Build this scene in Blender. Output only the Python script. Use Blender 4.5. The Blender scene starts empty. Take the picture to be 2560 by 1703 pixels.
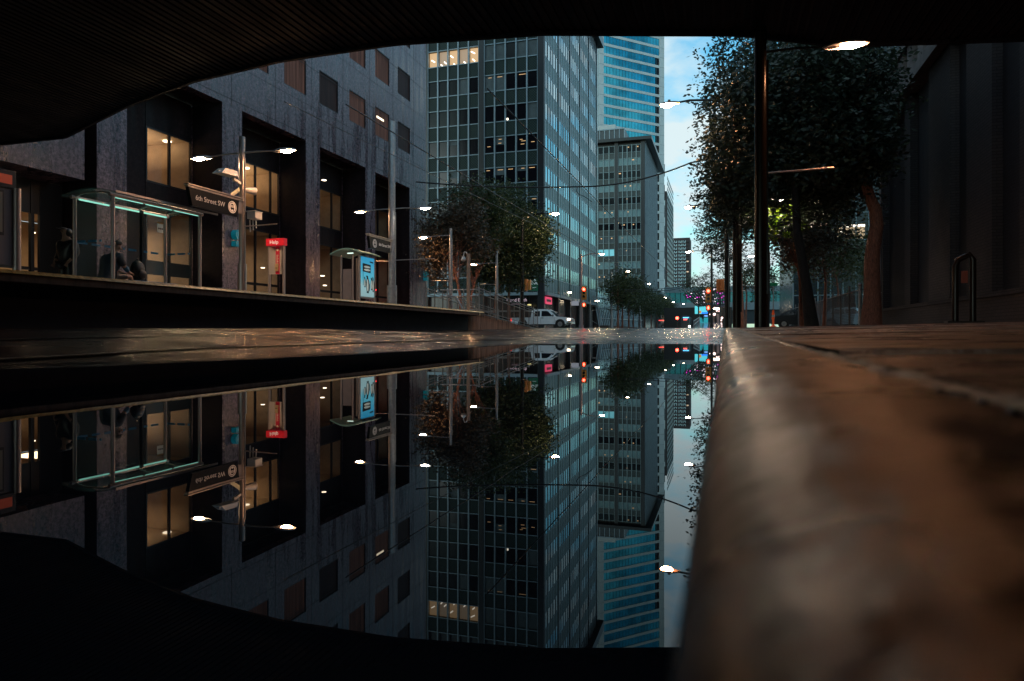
import bpy, math, random
import numpy as np
from mathutils import Vector, Matrix
random.seed(7); RNG = np.random.default_rng(7)
PI = math.pi
SC = bpy.context.scene
C = SC.collection

# ---------------------------------------------------------------- camera
TH = math.radians(17.2); ST, CT = math.sin(TH), math.cos(TH)
FPX, U0, V0 = 1720.0, 1280.0, 833.0          # focal length, principal column and horizon in photo pixels (2560 wide)
cam_d = bpy.data.cameras.new('camera'); cam = bpy.data.objects.new('camera', cam_d); C.objects.link(cam)
cam_d.sensor_width = 36.0; cam_d.lens = 36.0*FPX/2560.0
cam_d.shift_y = -(851.5-V0)/2560.0
cam.location = (0, 0, 0); cam.rotation_euler = (PI/2, 0, TH)
cam_d.clip_start = 0.02; cam_d.clip_end = 5000
cam_d.dof.use_dof = True; cam_d.dof.focus_distance = 26.0; cam_d.dof.aperture_fstop = 4.2
SC.camera = cam

# ---------------------------------------------------------------- world, sun, exposure
W = bpy.data.worlds.new('World'); SC.world = W; W.use_nodes = True
nt = W.node_tree; nt.nodes.clear()
def N(nt, typ, **kw):
    n = nt.nodes.new(typ)
    for k, v in kw.items():
        if k.startswith('i_'): n.inputs[k[2:].replace('_', ' ')].default_value = v
        else: setattr(n, k, v)
    return n
SUN_EL, SUN_ROT = math.radians(9), math.radians(205)
sky = N(nt, 'ShaderNodeTexSky', sky_type='NISHITA', sun_disc=False, sun_elevation=SUN_EL, sun_rotation=SUN_ROT)
sky.air_density = 1.2; sky.ozone_density = 3.0; sky.dust_density = 0.6
hs = N(nt, 'ShaderNodeMixRGB', blend_type='MULTIPLY'); hs.inputs[0].default_value = 1; hs.inputs[2].default_value = (1.5, 2.8, 2.8, 1)
nt.links.new(sky.outputs[0], hs.inputs[1])
tc = N(nt, 'ShaderNodeTexCoord'); mp = N(nt, 'ShaderNodeMapping'); mp.inputs['Scale'].default_value = (1.0, 1.0, 2.1)
mp.inputs['Location'].default_value = (0.35, 0.2, 0.1)
nt.links.new(tc.outputs['Generated'], mp.inputs[0])
nz = N(nt, 'ShaderNodeTexNoise'); nz.inputs['Scale'].default_value = 6.5; nz.inputs['Detail'].default_value = 7; nz.inputs['Roughness'].default_value = 0.52
nt.links.new(mp.outputs[0], nz.inputs['Vector'])
rp = N(nt, 'ShaderNodeValToRGB'); rp.color_ramp.elements[0].position = 0.43; rp.color_ramp.elements[1].position = 0.60
nt.links.new(nz.outputs[0], rp.inputs[0])
mx = N(nt, 'ShaderNodeMixRGB')
sp_ = N(nt, 'ShaderNodeSeparateXYZ'); nt.links.new(tc.outputs['Generated'], sp_.inputs[0]); hz = N(nt, 'ShaderNodeMapRange'); hz.inputs['From Min'].default_value = 0.0; hz.inputs['From Max'].default_value = 0.30
hz.inputs['To Min'].default_value = 0.45; hz.inputs['To Max'].default_value = 0.0; nt.links.new(sp_.outputs['Z'], hz.inputs[0])
ad_ = N(nt, 'ShaderNodeMath', operation='ADD', use_clamp=True); nt.links.new(rp.outputs[0], ad_.inputs[0]); nt.links.new(hz.outputs[0], ad_.inputs[1]); nt.links.new(ad_.outputs[0], mx.inputs[0]); nt.links.new(hs.outputs[0], mx.inputs[1])
mx.inputs[2].default_value = (7.4, 8.9, 9.3, 1)
bg = N(nt, 'ShaderNodeBackground'); bg.inputs['Strength'].default_value = 0.1
nt.links.new(mx.outputs[0], bg.inputs[0])
wo = N(nt, 'ShaderNodeOutputWorld'); nt.links.new(bg.outputs[0], wo.inputs[0])
sd = bpy.data.lights.new('sun', 'SUN'); sd.energy = 0.25; sd.angle = math.radians(12); sd.color = (0.85, 0.95, 1.0)
so = bpy.data.objects.new('sun', sd); C.objects.link(so)
sv = Vector((math.sin(SUN_ROT)*math.cos(SUN_EL), math.cos(SUN_ROT)*math.cos(SUN_EL), math.sin(SUN_EL)))
so.rotation_euler = sv.to_track_quat('Z', 'Y').to_euler()
SC.view_settings.view_transform = 'Standard'; SC.view_settings.look = 'None'
SC.view_settings.exposure = 0.0; SC.view_settings.gamma = 1.0
cy = SC.cycles; cy.use_denoising = True; cy.max_bounces = 6; cy.diffuse_bounces = 3; cy.glossy_bounces = 4
cy.transmission_bounces = 4; cy.transparent_max_bounces = 8; cy.sample_clamp_indirect = 4.0; cy.sample_clamp_direct = 0.0
cy.caustics_reflective = False; cy.caustics_refractive = False; cy.use_light_tree = True

# ---------------------------------------------------------------- photo geometry helpers (used to work out real places and sizes)
def ray(u, v=833):
    a = (u-U0)/FPX; return (-ST+a*CT, CT+a*ST, (V0-v)/FPX)
def atX(u, X, v=833): x, y, b = ray(u, v); s = X/x; return (X, y*s, b*s)
def atY(u, Y, v=833): x, y, b = ray(u, v); s = Y/y; return (x*s, Y, b*s)
def atD(u, d, v=833): x, y, b = ray(u, v); return (x*d, y*d, b*d)

# ---------------------------------------------------------------- materials
MATS = {}
def mat(name, col=(0.5, 0.5, 0.5), rough=0.5, metal=0.0, spec=0.5, emit=None, es=0.0, noise=0.0, nscale=4.0, bump=0.0, bscale=30.0, stretch=(1, 1, 1), rvar=0.0, ior=None, coat=0.0, col2=None, alpha=None, trans=0.0):
    if name in MATS: return MATS[name]
    m = bpy.data.materials.new(name); m.use_nodes = True; t = m.node_tree; p = t.nodes['Principled BSDF']
    p.inputs['Base Color'].default_value = (*col, 1); p.inputs['Roughness'].default_value = rough; p.inputs['Metallic'].default_value = metal
    p.inputs['Specular IOR Level'].default_value = spec
    if ior: p.inputs['IOR'].default_value = ior
    if coat: p.inputs['Coat Weight'].default_value = coat
    if trans: p.inputs['Transmission Weight'].default_value = trans
    if emit: p.inputs['Emission Color'].default_value = (*emit, 1); p.inputs['Emission Strength'].default_value = es
    if noise or rvar or bump or col2:
        g = t.nodes.new('ShaderNodeTexCoord'); mpp = t.nodes.new('ShaderNodeMapping'); mpp.inputs['Scale'].default_value = stretch
        ge = t.nodes.new('ShaderNodeNewGeometry')
        t.links.new(ge.outputs['Position'], mpp.inputs[0])
        n1 = t.nodes.new('ShaderNodeTexNoise'); n1.inputs['Scale'].default_value = nscale; n1.inputs['Detail'].default_value = 8; n1.inputs['Roughness'].default_value = 0.65
        t.links.new(mpp.outputs[0], n1.inputs['Vector'])
        if noise or col2:
            r = t.nodes.new('ShaderNodeValToRGB'); c2 = col2 or tuple(min(1, c*(1+noise)) for c in col); c1 = tuple(c*(1-noise) for c in col) if not col2 else col
            r.color_ramp.elements[0].position = 0.33; r.color_ramp.elements[1].position = 0.67
            r.color_ramp.elements[0].color = (*c1, 1); r.color_ramp.elements[1].color = (*c2, 1)
            t.links.new(n1.outputs[0], r.inputs[0]); t.links.new(r.outputs[0], p.inputs['Base Color'])
        if rvar:
            mr = t.nodes.new('ShaderNodeMapRange'); mr.inputs['From Min'].default_value = 0.35; mr.inputs['From Max'].default_value = 0.65
            mr.inputs['To Min'].default_value = max(0.02, rough-rvar); mr.inputs['To Max'].default_value = min(1, rough+rvar)
            n3 = t.nodes.new('ShaderNodeTexNoise'); n3.inputs['Scale'].default_value = nscale*0.7; n3.inputs['Detail'].default_value = 5
            t.links.new(mpp.outputs[0], n3.inputs['Vector']); t.links.new(n3.outputs[0], mr.inputs[0]); t.links.new(mr.outputs[0], p.inputs['Roughness'])
        if bump:
            n2 = t.nodes.new('ShaderNodeTexNoise'); n2.inputs['Scale'].default_value = bscale; n2.inputs['Detail'].default_value = 6
            t.links.new(ge.outputs['Position'], n2.inputs['Vector'])
            b = t.nodes.new('ShaderNodeBump'); b.inputs['Strength'].default_value = min(1, bump); b.inputs['Distance'].default_value = 0.02*max(1, bump)
            t.links.new(n2.outputs[0], b.inputs['Height']); t.links.new(b.outputs[0], p.inputs['Normal'])
    MATS[name] = m; return m
def emis(name, col, s):
    return mat(name, (0.02, 0.02, 0.02), 0.4, emit=col, es=s)

def granite(name, base, spk, rough=0.16, spec=.6):
    m = mat(name, base, rough, spec=spec); t = m.node_tree; p = t.nodes['Principled BSDF']; L = t.links
    ge = t.nodes.new('ShaderNodeNewGeometry')
    v = t.nodes.new('ShaderNodeTexNoise'); v.inputs['Scale'].default_value = 7; v.inputs['Detail'].default_value = 5; v.inputs['Roughness'].default_value = 0.9
    L.new(ge.outputs['Position'], v.inputs['Vector'])
    r = t.nodes.new('ShaderNodeValToRGB'); r.color_ramp.elements[0].position = 0.44; r.color_ramp.elements[1].position = 0.60
    r.color_ramp.elements[0].color = (*base, 1); r.color_ramp.elements[1].color = (*spk, 1); L.new(v.outputs[0], r.inputs[0])
    mp2 = t.nodes.new('ShaderNodeMapping'); mp2.inputs['Scale'].default_value = (1, 1.3, 0.14); L.new(ge.outputs['Position'], mp2.inputs[0])
    s = t.nodes.new('ShaderNodeTexNoise'); s.inputs['Scale'].default_value = 1.6; s.inputs['Detail'].default_value = 7; s.inputs['Roughness'].default_value = 0.7; L.new(mp2.outputs[0], s.inputs['Vector'])
    r2 = t.nodes.new('ShaderNodeValToRGB'); r2.color_ramp.elements[0].position = 0.42; r2.color_ramp.elements[1].position = 0.72
    r2.color_ramp.elements[0].color = (0.85, 0.85, 0.85, 1); r2.color_ramp.elements[1].color = (1.5, 1.5, 1.55, 1); L.new(s.outputs[0], r2.inputs[0])
    mm = t.nodes.new('ShaderNodeMixRGB'); mm.blend_type = 'MULTIPLY'; mm.inputs[0].default_value = 1; L.new(r.outputs[0], mm.inputs[1]); L.new(r2.outputs[0], mm.inputs[2]); L.new(mm.outputs[0], p.inputs['Base Color'])
    mr = t.nodes.new('ShaderNodeMapRange'); mr.inputs['From Min'].default_value = 0.4; mr.inputs['From Max'].default_value = 0.7; mr.inputs['To Min'].default_value = rough; mr.inputs['To Max'].default_value = rough+0.4
    L.new(s.outputs[0], mr.inputs[0]); L.new(mr.outputs[0], p.inputs['Roughness'])
    return m
def brick(name, c1, c2, mortar, rot90=True, scale=1.0, rough=0.8):
    m = mat(name, c1, rough); t = m.node_tree; p = t.nodes['Principled BSDF']; L = t.links
    ge = t.nodes.new('ShaderNodeNewGeometry'); sx = t.nodes.new('ShaderNodeSeparateXYZ'); cb = t.nodes.new('ShaderNodeCombineXYZ')
    ad = t.nodes.new('ShaderNodeMath'); ad.operation = 'ADD'
    L.new(ge.outputs['Position'], sx.inputs[0]); L.new(sx.outputs['X'], ad.inputs[0]); L.new(sx.outputs['Y'], ad.inputs[1]); L.new(ad.outputs[0], cb.inputs['X']); L.new(sx.outputs['Z'], cb.inputs['Y'])
    b = t.nodes.new('ShaderNodeTexBrick'); b.inputs['Scale'].default_value = scale; b.inputs['Color1'].default_value = (*c1, 1); b.inputs['Color2'].default_value = (*c2, 1); b.inputs['Mortar'].default_value = (*mortar, 1)
    b.inputs['Mortar Size'].default_value = 0.012; b.inputs['Brick Width'].default_value = 0.30; b.inputs['Row Height'].default_value = 0.09
    L.new(cb.outputs[0], b.inputs['Vector']); L.new(b.outputs['Color'], p.inputs['Base Color'])
    bp = t.nodes.new('ShaderNodeBump'); bp.inputs['Strength'].default_value = 0.6; bp.inputs['Distance'].default_value = 0.01; bp.invert = True
    L.new(b.outputs['Fac'], bp.inputs['Height']); L.new(bp.outputs[0], p.inputs['Normal'])
    return m
def spandrel(name, c1, c2):
    # enamelled panels with rows of raised diamonds
    m = mat(name, c1, 0.5, spec=.25); t = m.node_tree; p = t.nodes['Principled BSDF']; L = t.links
    ge = t.nodes.new('ShaderNodeNewGeometry'); sx = t.nodes.new('ShaderNodeSeparateXYZ'); L.new(ge.outputs['Position'], sx.inputs[0])
    ad = t.nodes.new('ShaderNodeMath'); ad.operation = 'ADD'; L.new(sx.outputs['X'], ad.inputs[0]); L.new(sx.outputs['Y'], ad.inputs[1])
    cb = t.nodes.new('ShaderNodeCombineXYZ'); L.new(ad.outputs[0], cb.inputs['X']); L.new(sx.outputs['Z'], cb.inputs['Y'])
    mp2 = t.nodes.new('ShaderNodeMapping'); mp2.inputs['Rotation'].default_value = (0, 0, PI/4); mp2.inputs['Scale'].default_value = (4.6, 4.6, 1); L.new(cb.outputs[0], mp2.inputs[0])
    v = t.nodes.new('ShaderNodeTexVoronoi'); v.voronoi_dimensions = '2D'; v.inputs['Scale'].default_value = 1; v.inputs['Randomness'].default_value = 0.0; L.new(mp2.outputs[0], v.inputs['Vector'])
    r = t.nodes.new('ShaderNodeValToRGB'); r.color_ramp.elements[0].position = 0.12; r.color_ramp.elements[1].position = 0.55
    r.color_ramp.elements[0].color = (*c2, 1); r.color_ramp.elements[1].color = (*c1, 1); L.new(v.outputs['Distance'], r.inputs[0]); L.new(r.outputs[0], p.inputs['Base Color'])
    bp = t.nodes.new('ShaderNodeBump'); bp.inputs['Strength'].default_value = 0.7; bp.inputs['Distance'].default_value = 0.04; L.new(v.outputs['Distance'], bp.inputs['Height']); L.new(bp.outputs[0], p.inputs['Normal'])
    return m
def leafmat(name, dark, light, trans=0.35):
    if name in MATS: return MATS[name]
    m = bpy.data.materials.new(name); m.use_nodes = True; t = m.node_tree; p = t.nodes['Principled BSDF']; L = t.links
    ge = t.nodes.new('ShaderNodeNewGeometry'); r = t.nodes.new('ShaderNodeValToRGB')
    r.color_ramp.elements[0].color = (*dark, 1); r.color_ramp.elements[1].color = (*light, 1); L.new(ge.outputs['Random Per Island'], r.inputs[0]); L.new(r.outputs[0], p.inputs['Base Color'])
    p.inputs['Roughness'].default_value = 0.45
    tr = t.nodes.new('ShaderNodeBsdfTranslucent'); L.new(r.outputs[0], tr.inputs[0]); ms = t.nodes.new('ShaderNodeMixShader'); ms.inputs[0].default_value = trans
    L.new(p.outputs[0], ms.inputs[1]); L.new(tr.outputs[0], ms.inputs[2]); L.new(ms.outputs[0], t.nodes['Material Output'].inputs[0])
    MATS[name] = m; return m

# ---------------------------------------------------------------- object helpers
ORG = {}
def props(o, label=None, cat=None, group=None, kind=None):
    if label: o['label'] = label
    if cat: o['category'] = cat
    if group: o['group'] = group
    if kind: o['kind'] = kind
    return o
def thing(name, label, cat, loc, group=None):
    o = bpy.data.objects.new(name, None); C.objects.link(o); o.location = loc; o.empty_display_size = 0.1
    ORG[o.name] = tuple(loc); return props(o, label, cat, group)
class MB:
    def __init__(s): s.v = []; s.f = []; s.smooth = []
    def add(s, vs, fs, sm=False):
        n = len(s.v); s.v.extend([tuple(p) for p in vs]); s.f.extend([tuple(i+n for i in f) for f in fs]); s.smooth.extend([sm]*len(fs)); return s
    def box(s, x0, x1, y0, y1, z0, z1):
        return s.add([(x0, y0, z0), (x1, y0, z0), (x1, y1, z0), (x0, y1, z0), (x0, y0, z1), (x1, y0, z1), (x1, y1, z1), (x0, y1, z1)],
                     [(0, 3, 2, 1), (4, 5, 6, 7), (0, 1, 5, 4), (1, 2, 6, 5), (2, 3, 7, 6), (3, 0, 4, 7)])
    def fbox(s, F, s0, s1, n0, n1, z0, z1):
        P = [(s0, n0, z0), (s1, n0, z0), (s1, n1, z0), (s0, n1, z0), (s0, n0, z1), (s1, n0, z1), (s1, n1, z1), (s0, n1, z1)]
        return s.add([F(*p) for p in P], [(0, 3, 2, 1), (4, 5, 6, 7), (0, 1, 5, 4), (1, 2, 6, 5), (2, 3, 7, 6), (3, 0, 4, 7)])
    def beam(s, a, b, w, h=None, up=(0, 0, 1)):
        h = h or w; a = Vector(a); b = Vector(b); d = (b-a).normalized(); upv = Vector(up)
        if abs(d.dot(upv)) > 0.98: upv = Vector((1, 0, 0))
        x = d.cross(upv).normalized()*w/2; y = x.cross(d).normalized()*h/2
        vs = [a-x-y, a+x-y, a+x+y, a-x+y, b-x-y, b+x-y, b+x+y, b-x+y]
        return s.add(vs, [(0, 3, 2, 1), (4, 5, 6, 7), (0, 1, 5, 4), (1, 2, 6, 5), (2, 3, 7, 6), (3, 0, 4, 7)])
    def tube(s, pts, rad, n=10, cap=True):
        pts = [Vector(p) for p in pts]; rad = rad if hasattr(rad, '__len__') else [rad]*len(pts)
        rings = []; prev = None
        for i, p in enumerate(pts):
            d = (pts[min(i+1, len(pts)-1)]-pts[max(i-1, 0)]).normalized()
            if prev is None:
                x = d.cross(Vector((0, 0, 1)));  x = x if x.length > 0.05 else Vector((1, 0, 0))
            else: x = prev - d*prev.dot(d)
            x.normalize(); y = d.cross(x); prev = x
            rings.append([p+(x*math.cos(2*PI*k/n)+y*math.sin(2*PI*k/n))*rad[i] for k in range(n)])
        vs = [q for r in rings for q in r]; fs = []
        for i in range(len(pts)-1):
            for k in range(n): fs.append((i*n+k, i*n+(k+1) % n, (i+1)*n+(k+1) % n, (i+1)*n+k))
        s.add(vs, fs, True)
        if cap:
            s.add(rings[0], [tuple(range(n-1, -1, -1))]); s.add(rings[-1], [tuple(range(n))])
        return s
    def ell(s, c, r, nu=16, nv=8, v0=-PI/2, v1=PI/2):
        vs = []; fs = []
        for j in range(nv+1):
            t = v0+(v1-v0)*j/nv
            for i in range(nu):
                a = 2*PI*i/nu; vs.append((c[0]+r[0]*math.cos(t)*math.cos(a), c[1]+r[1]*math.cos(t)*math.sin(a), c[2]+r[2]*math.sin(t)))
        for j in range(nv):
            for i in range(nu): fs.append((j*nu+i, j*nu+(i+1) % nu, (j+1)*nu+(i+1) % nu, (j+1)*nu+i))
        return s.add(vs, fs, True)
    def prism(s, prof, y0, y1, F=None, ax='y'):
        # profile [(a, z)] extruded along y (or x when ax == 'x')
        n = len(prof); mk = (lambda a, t, z: (a, t, z)) if ax == 'y' else (lambda a, t, z: (t, a, z))
        vs = [mk(a, y0, z) for a, z in prof]+[mk(a, y1, z) for a, z in prof]
        if F: vs = [F(*p) for p in vs]
        fs = [tuple(range(n)), tuple(range(2*n-1, n-1, -1))]+[(i, (i+1) % n, n+(i+1) % n, n+i) for i in range(n)]
        return s.add(vs, fs)
    def disc(s, c, r, nrm=(0, 0, 1), n=20, th=0.0):
        nv = Vector(nrm).normalized(); x = nv.orthogonal().normalized(); y = nv.cross(x); c = Vector(c)
        ring = [c+(x*math.cos(2*PI*k/n)+y*math.sin(2*PI*k/n))*r for k in range(n)]
        if th: return s.tube([c, c+nv*th], r, n)
        return s.add(ring, [tuple(range(n))])
    def build(s, name, m, parent=None, bevel=0, label=None):
        me = bpy.data.meshes.new(name); o0 = ORG.get(parent.name, (0, 0, 0)) if parent else (0, 0, 0)
        vs = np.array([tuple(p) for p in s.v], dtype=np.float64)-np.array(o0) if s.v else np.zeros((0, 3))
        me.from_pydata(vs.tolist(), [], s.f); me.polygons.foreach_set('use_smooth', s.smooth)
        me.materials.append(m); me.update()
        o = bpy.data.objects.new(name, me); C.objects.link(o)
        if parent: o.parent = parent
        ORG[o.name] = o0
        if bevel:
            b = o.modifiers.new('bevel', 'BEVEL'); b.width = bevel; b.segments = 2; b.limit_method = 'ANGLE'
        if label: o['label'] = label
        return o
def copy_tree(o, loc=None):
    c = o.copy(); C.objects.link(c)
    if loc is not None: c.location = loc
    for ch in [k for k in list(o.children)]:
        d = ch.copy(); C.objects.link(d); d.parent = c
        for g in list(ch.children):
            e = g.copy(); C.objects.link(e); e.parent = d
    return c
def text(name, body, size, loc, ax, ay, m, parent, extrude=0.002, align='CENTER', shear=0.0, bold=0.0):
    cu = bpy.data.curves.new(name, 'FONT'); cu.body = body; cu.size = size; cu.align_x = align; cu.align_y = 'CENTER'; cu.extrude = extrude; cu.shear = shear; cu.offset = bold
    tmp = bpy.data.objects.new('lettering_source', cu); C.objects.link(tmp); bpy.context.view_layer.update()
    me = bpy.data.meshes.new_from_object(tmp.evaluated_get(bpy.context.evaluated_depsgraph_get())); bpy.data.objects.remove(tmp); bpy.data.curves.remove(cu)
    me.materials.clear(); me.materials.append(m); o = bpy.data.objects.new(name, me); C.objects.link(o)
    x = Vector(ax).normalized(); y = Vector(ay).normalized(); z = x.cross(y)
    M = Matrix((x, y, z)).transposed().to_4x4(); o0 = ORG.get(parent.name, (0, 0, 0)) if parent else (0, 0, 0)
    M.translation = Vector(loc)-Vector(o0); o.matrix_basis = M
    if parent: o.parent = parent
    return o

# ---------------------------------------------------------------- palette
M_asph = mat('wet_asphalt', (0.018, 0.013, 0.013), 0.20, noise=0.6, nscale=1.3, bump=0.30, bscale=200, rvar=0.11, spec=0.5)
M_asphfar = M_asph
M_curb = mat('wet_curb_concrete', (0.007, 0.0045, 0.005), 0.31, col2=(0.050, 0.023, 0.019), nscale=10.0, bump=0.6, bscale=15, rvar=0.09, spec=.22)
_t = M_curb.node_tree; _b0 = [n for n in _t.nodes if n.type == 'BUMP'][0]; _n = _t.nodes.new('ShaderNodeTexNoise'); _n.inputs['Scale'].default_value = 230; _n.inputs['Detail'].default_value = 2
_g = _t.nodes.new('ShaderNodeNewGeometry'); _t.links.new(_g.outputs['Position'], _n.inputs['Vector']); _b = _t.nodes.new('ShaderNodeBump'); _b.inputs['Strength'].default_value = .55; _b.inputs['Distance'].default_value = .0024
_t.links.new(_n.outputs[0], _b.inputs['Height']); _t.links.new(_b0.outputs[0], _b.inputs['Normal']); _t.links.new(_b.outputs[0], _t.nodes['Principled BSDF'].inputs['Normal']); _b0.inputs['Distance'].default_value = .026
M_walk = mat('damp_pavement', (0.05, 0.026, 0.020), 0.36, col2=(0.30, 0.155, 0.11), nscale=4.0, bump=0.8, bscale=60, rvar=0.2)
M_mortar = mat('joint_mortar', (0.50, 0.42, 0.36), 0.22, noise=0.5, nscale=25, bump=0.8, bscale=120)
M_darkjoint = mat('dark_joint', (0.008, 0.007, 0.007), 0.8)
M_conc = mat('concrete', (0.20, 0.17, 0.15), 0.7, noise=0.4, nscale=3, bump=0.3, bscale=40, stretch=(1, 3, .5))
M_concd = mat('stained_concrete', (0.06, 0.042, 0.036), 0.75, col2=(0.16, 0.11, 0.085), nscale=1.8, bump=0.4, bscale=30, stretch=(5, 5, 0.5))
M_ribconc = mat('ribbed_concrete', (0.14, 0.08, 0.055), 0.7, col2=(0.60, 0.36, 0.26), nscale=2.2, bump=0.5, bscale=40, stretch=(5, 9, 0.35))
M_tact = mat('tactile_yellow', (0.85, 0.46, 0.15), 0.4, noise=0.4, nscale=12)
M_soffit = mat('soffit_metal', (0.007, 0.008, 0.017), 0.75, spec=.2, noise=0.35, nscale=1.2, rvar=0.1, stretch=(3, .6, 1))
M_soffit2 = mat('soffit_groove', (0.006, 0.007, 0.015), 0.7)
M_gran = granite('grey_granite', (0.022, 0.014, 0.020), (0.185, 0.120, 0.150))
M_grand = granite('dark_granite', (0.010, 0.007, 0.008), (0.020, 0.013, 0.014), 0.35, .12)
M_joint = mat('panel_joint', (0.012, 0.010, 0.012), 0.7)
M_dark = mat('dark_metal', (0.012, 0.012, 0.014), 0.35, metal=0.2)
M_black = mat('black_paint', (0.010, 0.011, 0.014), 0.4)
M_steel = mat('brushed_steel', (0.42, 0.37, 0.36), 0.33, metal=0.85, noise=0.12, nscale=20, stretch=(8, 8, .5))
M_galv = mat('galvanised_steel', (0.30, 0.31, 0.33), 0.42, metal=0.6, noise=0.2, nscale=9)
M_poled = mat('dark_bronze_pole', (0.010, 0.008, 0.008), 0.25, metal=0.0, spec=.22)
M_glassdk = mat('dark_window_glass', (0.006, 0.007, 0.009), 0.05, spec=0.9)
M_tanwall = mat('lobby_wall', (0.46, 0.34, 0.22), 0.7, noise=0.15, nscale=2)
M_tanceil = mat('lobby_ceiling', (0.55, 0.40, 0.25), 0.8, noise=0.06, nscale=1.5)
M_lobbyfl = mat('lobby_floor', (0.10, 0.07, 0.05), 0.3)
M_disc = emis('ceiling_light_lens', (1.0, 0.82, 0.58), 5.0)
M_white = mat('white_paint', (0.75, 0.75, 0.74), 0.4)
M_offw = mat('offwhite_casing', (0.60, 0.58, 0.56), 0.45)
M_lampw = emis('warm_lamp_lens', (1.0, 0.50, 0.23), 560.0)
M_lampn = emis('neutral_lamp_lens', (1.0, 0.68, 0.38), 500.0)
M_lampc = emis('pale_lamp_lens', (1.0, 0.86, 0.70), 150.0)
M_far = emis('far_lamp_lens', (1.0, 0.78, 0.52), 60.0)

# ---------------------------------------------------------------- ground
POLY = [(-4, -8), (-3.5, 2.5), (-3.3, 3.1), (-2.96, 3.9), (-2.9, 5.24), (-2.78, 6.93), (-2.9, 9.4), (-3.3, 13.4), (-3.6, 17.5), (-2.0, 20.7), (-.42, 23.9), (.5, 25), (.5, -8)]
ZW = -0.16
def sdist(X, Y):
    inside = np.zeros(X.shape, bool); dm = np.full(X.shape, 1e9); n = len(POLY)
    for i in range(n):
        x1, y1 = POLY[i]; x2, y2 = POLY[(i+1) % n]; dx, dy = x2-x1, y2-y1
        t = np.clip(((X-x1)*dx+(Y-y1)*dy)/(dx*dx+dy*dy), 0, 1)
        dm = np.minimum(dm, np.hypot(X-x1-t*dx, Y-y1-t*dy))
        c = ((y1 > Y) != (y2 > Y)) & (X < (x2-x1)*(Y-y1)/((y2-y1) if y2 != y1 else 1e-9)+x1)
        inside ^= c
    return np.where(inside, -dm, dm)
def ground_z(X, Y):
    X = np.asarray(X, float); Y = np.asarray(Y, float)
    T = 0.007*np.maximum(Y, 0)+0.02*np.clip(-X/9, 0, 1)
    d = sdist(X, Y)
    wob = 0.10*np.sin(X*2.1+Y*1.3)+0.10*np.sin(Y*3.1-X*0.7)+0.05*np.sin(Y*7.3+X*5.1)
    d = d+wob*0.7*np.exp(-(d/.45)**2)
    L = 6.0+10*np.clip((Y-12)/10, 0, 1)
    t = np.clip(d/L, 0, 1); t = t*(2-t)
    out = ZW+(T-ZW)*t
    ins = ZW+np.clip(d, -1.2, 0)*0.035
    return np.where(d > 0, out, ins)
def gz(x, y): return float(ground_z(np.array([x]), np.array([y]))[0])
def axis(segs):
    r = [segs[0][0]]
    for a, b, n in segs: r += list(np.linspace(a, b, n+1)[1:])
    return np.array(r)
def sheet(name, xs, ys, zf, m, thick=0.0):
    X, Y = np.meshgrid(xs, ys); Z = zf(X, Y); nx, ny = len(xs), len(ys)
    v = np.stack([X.ravel(), Y.ravel(), Z.ravel()], 1); i = np.arange(nx*ny).reshape(ny, nx)
    f = np.stack([i[:-1, :-1].ravel(), i[:-1, 1:].ravel(), i[1:, 1:].ravel(), i[1:, :-1].ravel()], 1)
    me = bpy.data.meshes.new(name); me.from_pydata(v.tolist(), [], f.tolist()); me.polygons.foreach_set('use_smooth', [True]*len(f)); me.materials.append(m)
    o = bpy.data.objects.new(name, me); C.objects.link(o); return o
o = sheet('road', axis([(-1500, -60, 12), (-60, -12, 16), (-12, 0.0, 90), (0.0, 0.06, 1), (0.06, 60, 20), (60, 1500, 12)]),
          axis([(-60, -2, 20), (-2, 30, 240), (30, 120, 60), (120, 2500, 40)]), ground_z, M_asph); props(o, kind='structure')
M_water = mat('puddle_water', (0.016, 0.026, 0.050), 0.0, spec=0.5, ior=1.33)
wt = M_water.node_tree; wn = wt.nodes.new('ShaderNodeTexNoise'); wn.inputs['Scale'].default_value = 3.0; wn.inputs['Detail'].default_value = 2
wg = wt.nodes.new('ShaderNodeNewGeometry'); wt.links.new(wg.outputs['Position'], wn.inputs['Vector'])
wb = wt.nodes.new('ShaderNodeBump'); wb.inputs['Strength'].default_value = 0.02; wb.inputs['Distance'].default_value = 0.01; wt.links.new(wn.outputs[0], wb.inputs['Height']); wt.links.new(wb.outputs[0], wt.nodes['Principled BSDF'].inputs['Normal'])
o = MB().add([(-6.5, -8, ZW), (0.03, -8, ZW), (0.03, 27, ZW), (-6.5, 27, ZW)], [(0, 1, 2, 3)]).build('puddle_water', M_water); props(o, kind='structure')
def cz(Y):
    t = np.clip((np.asarray(Y, float)-1)/12, 0, 1); t = t*t*(3-2*t)
    return -0.045+0.007*np.maximum(Y, 0)+0.045*t
def czf(y): return float(cz(y))
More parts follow.
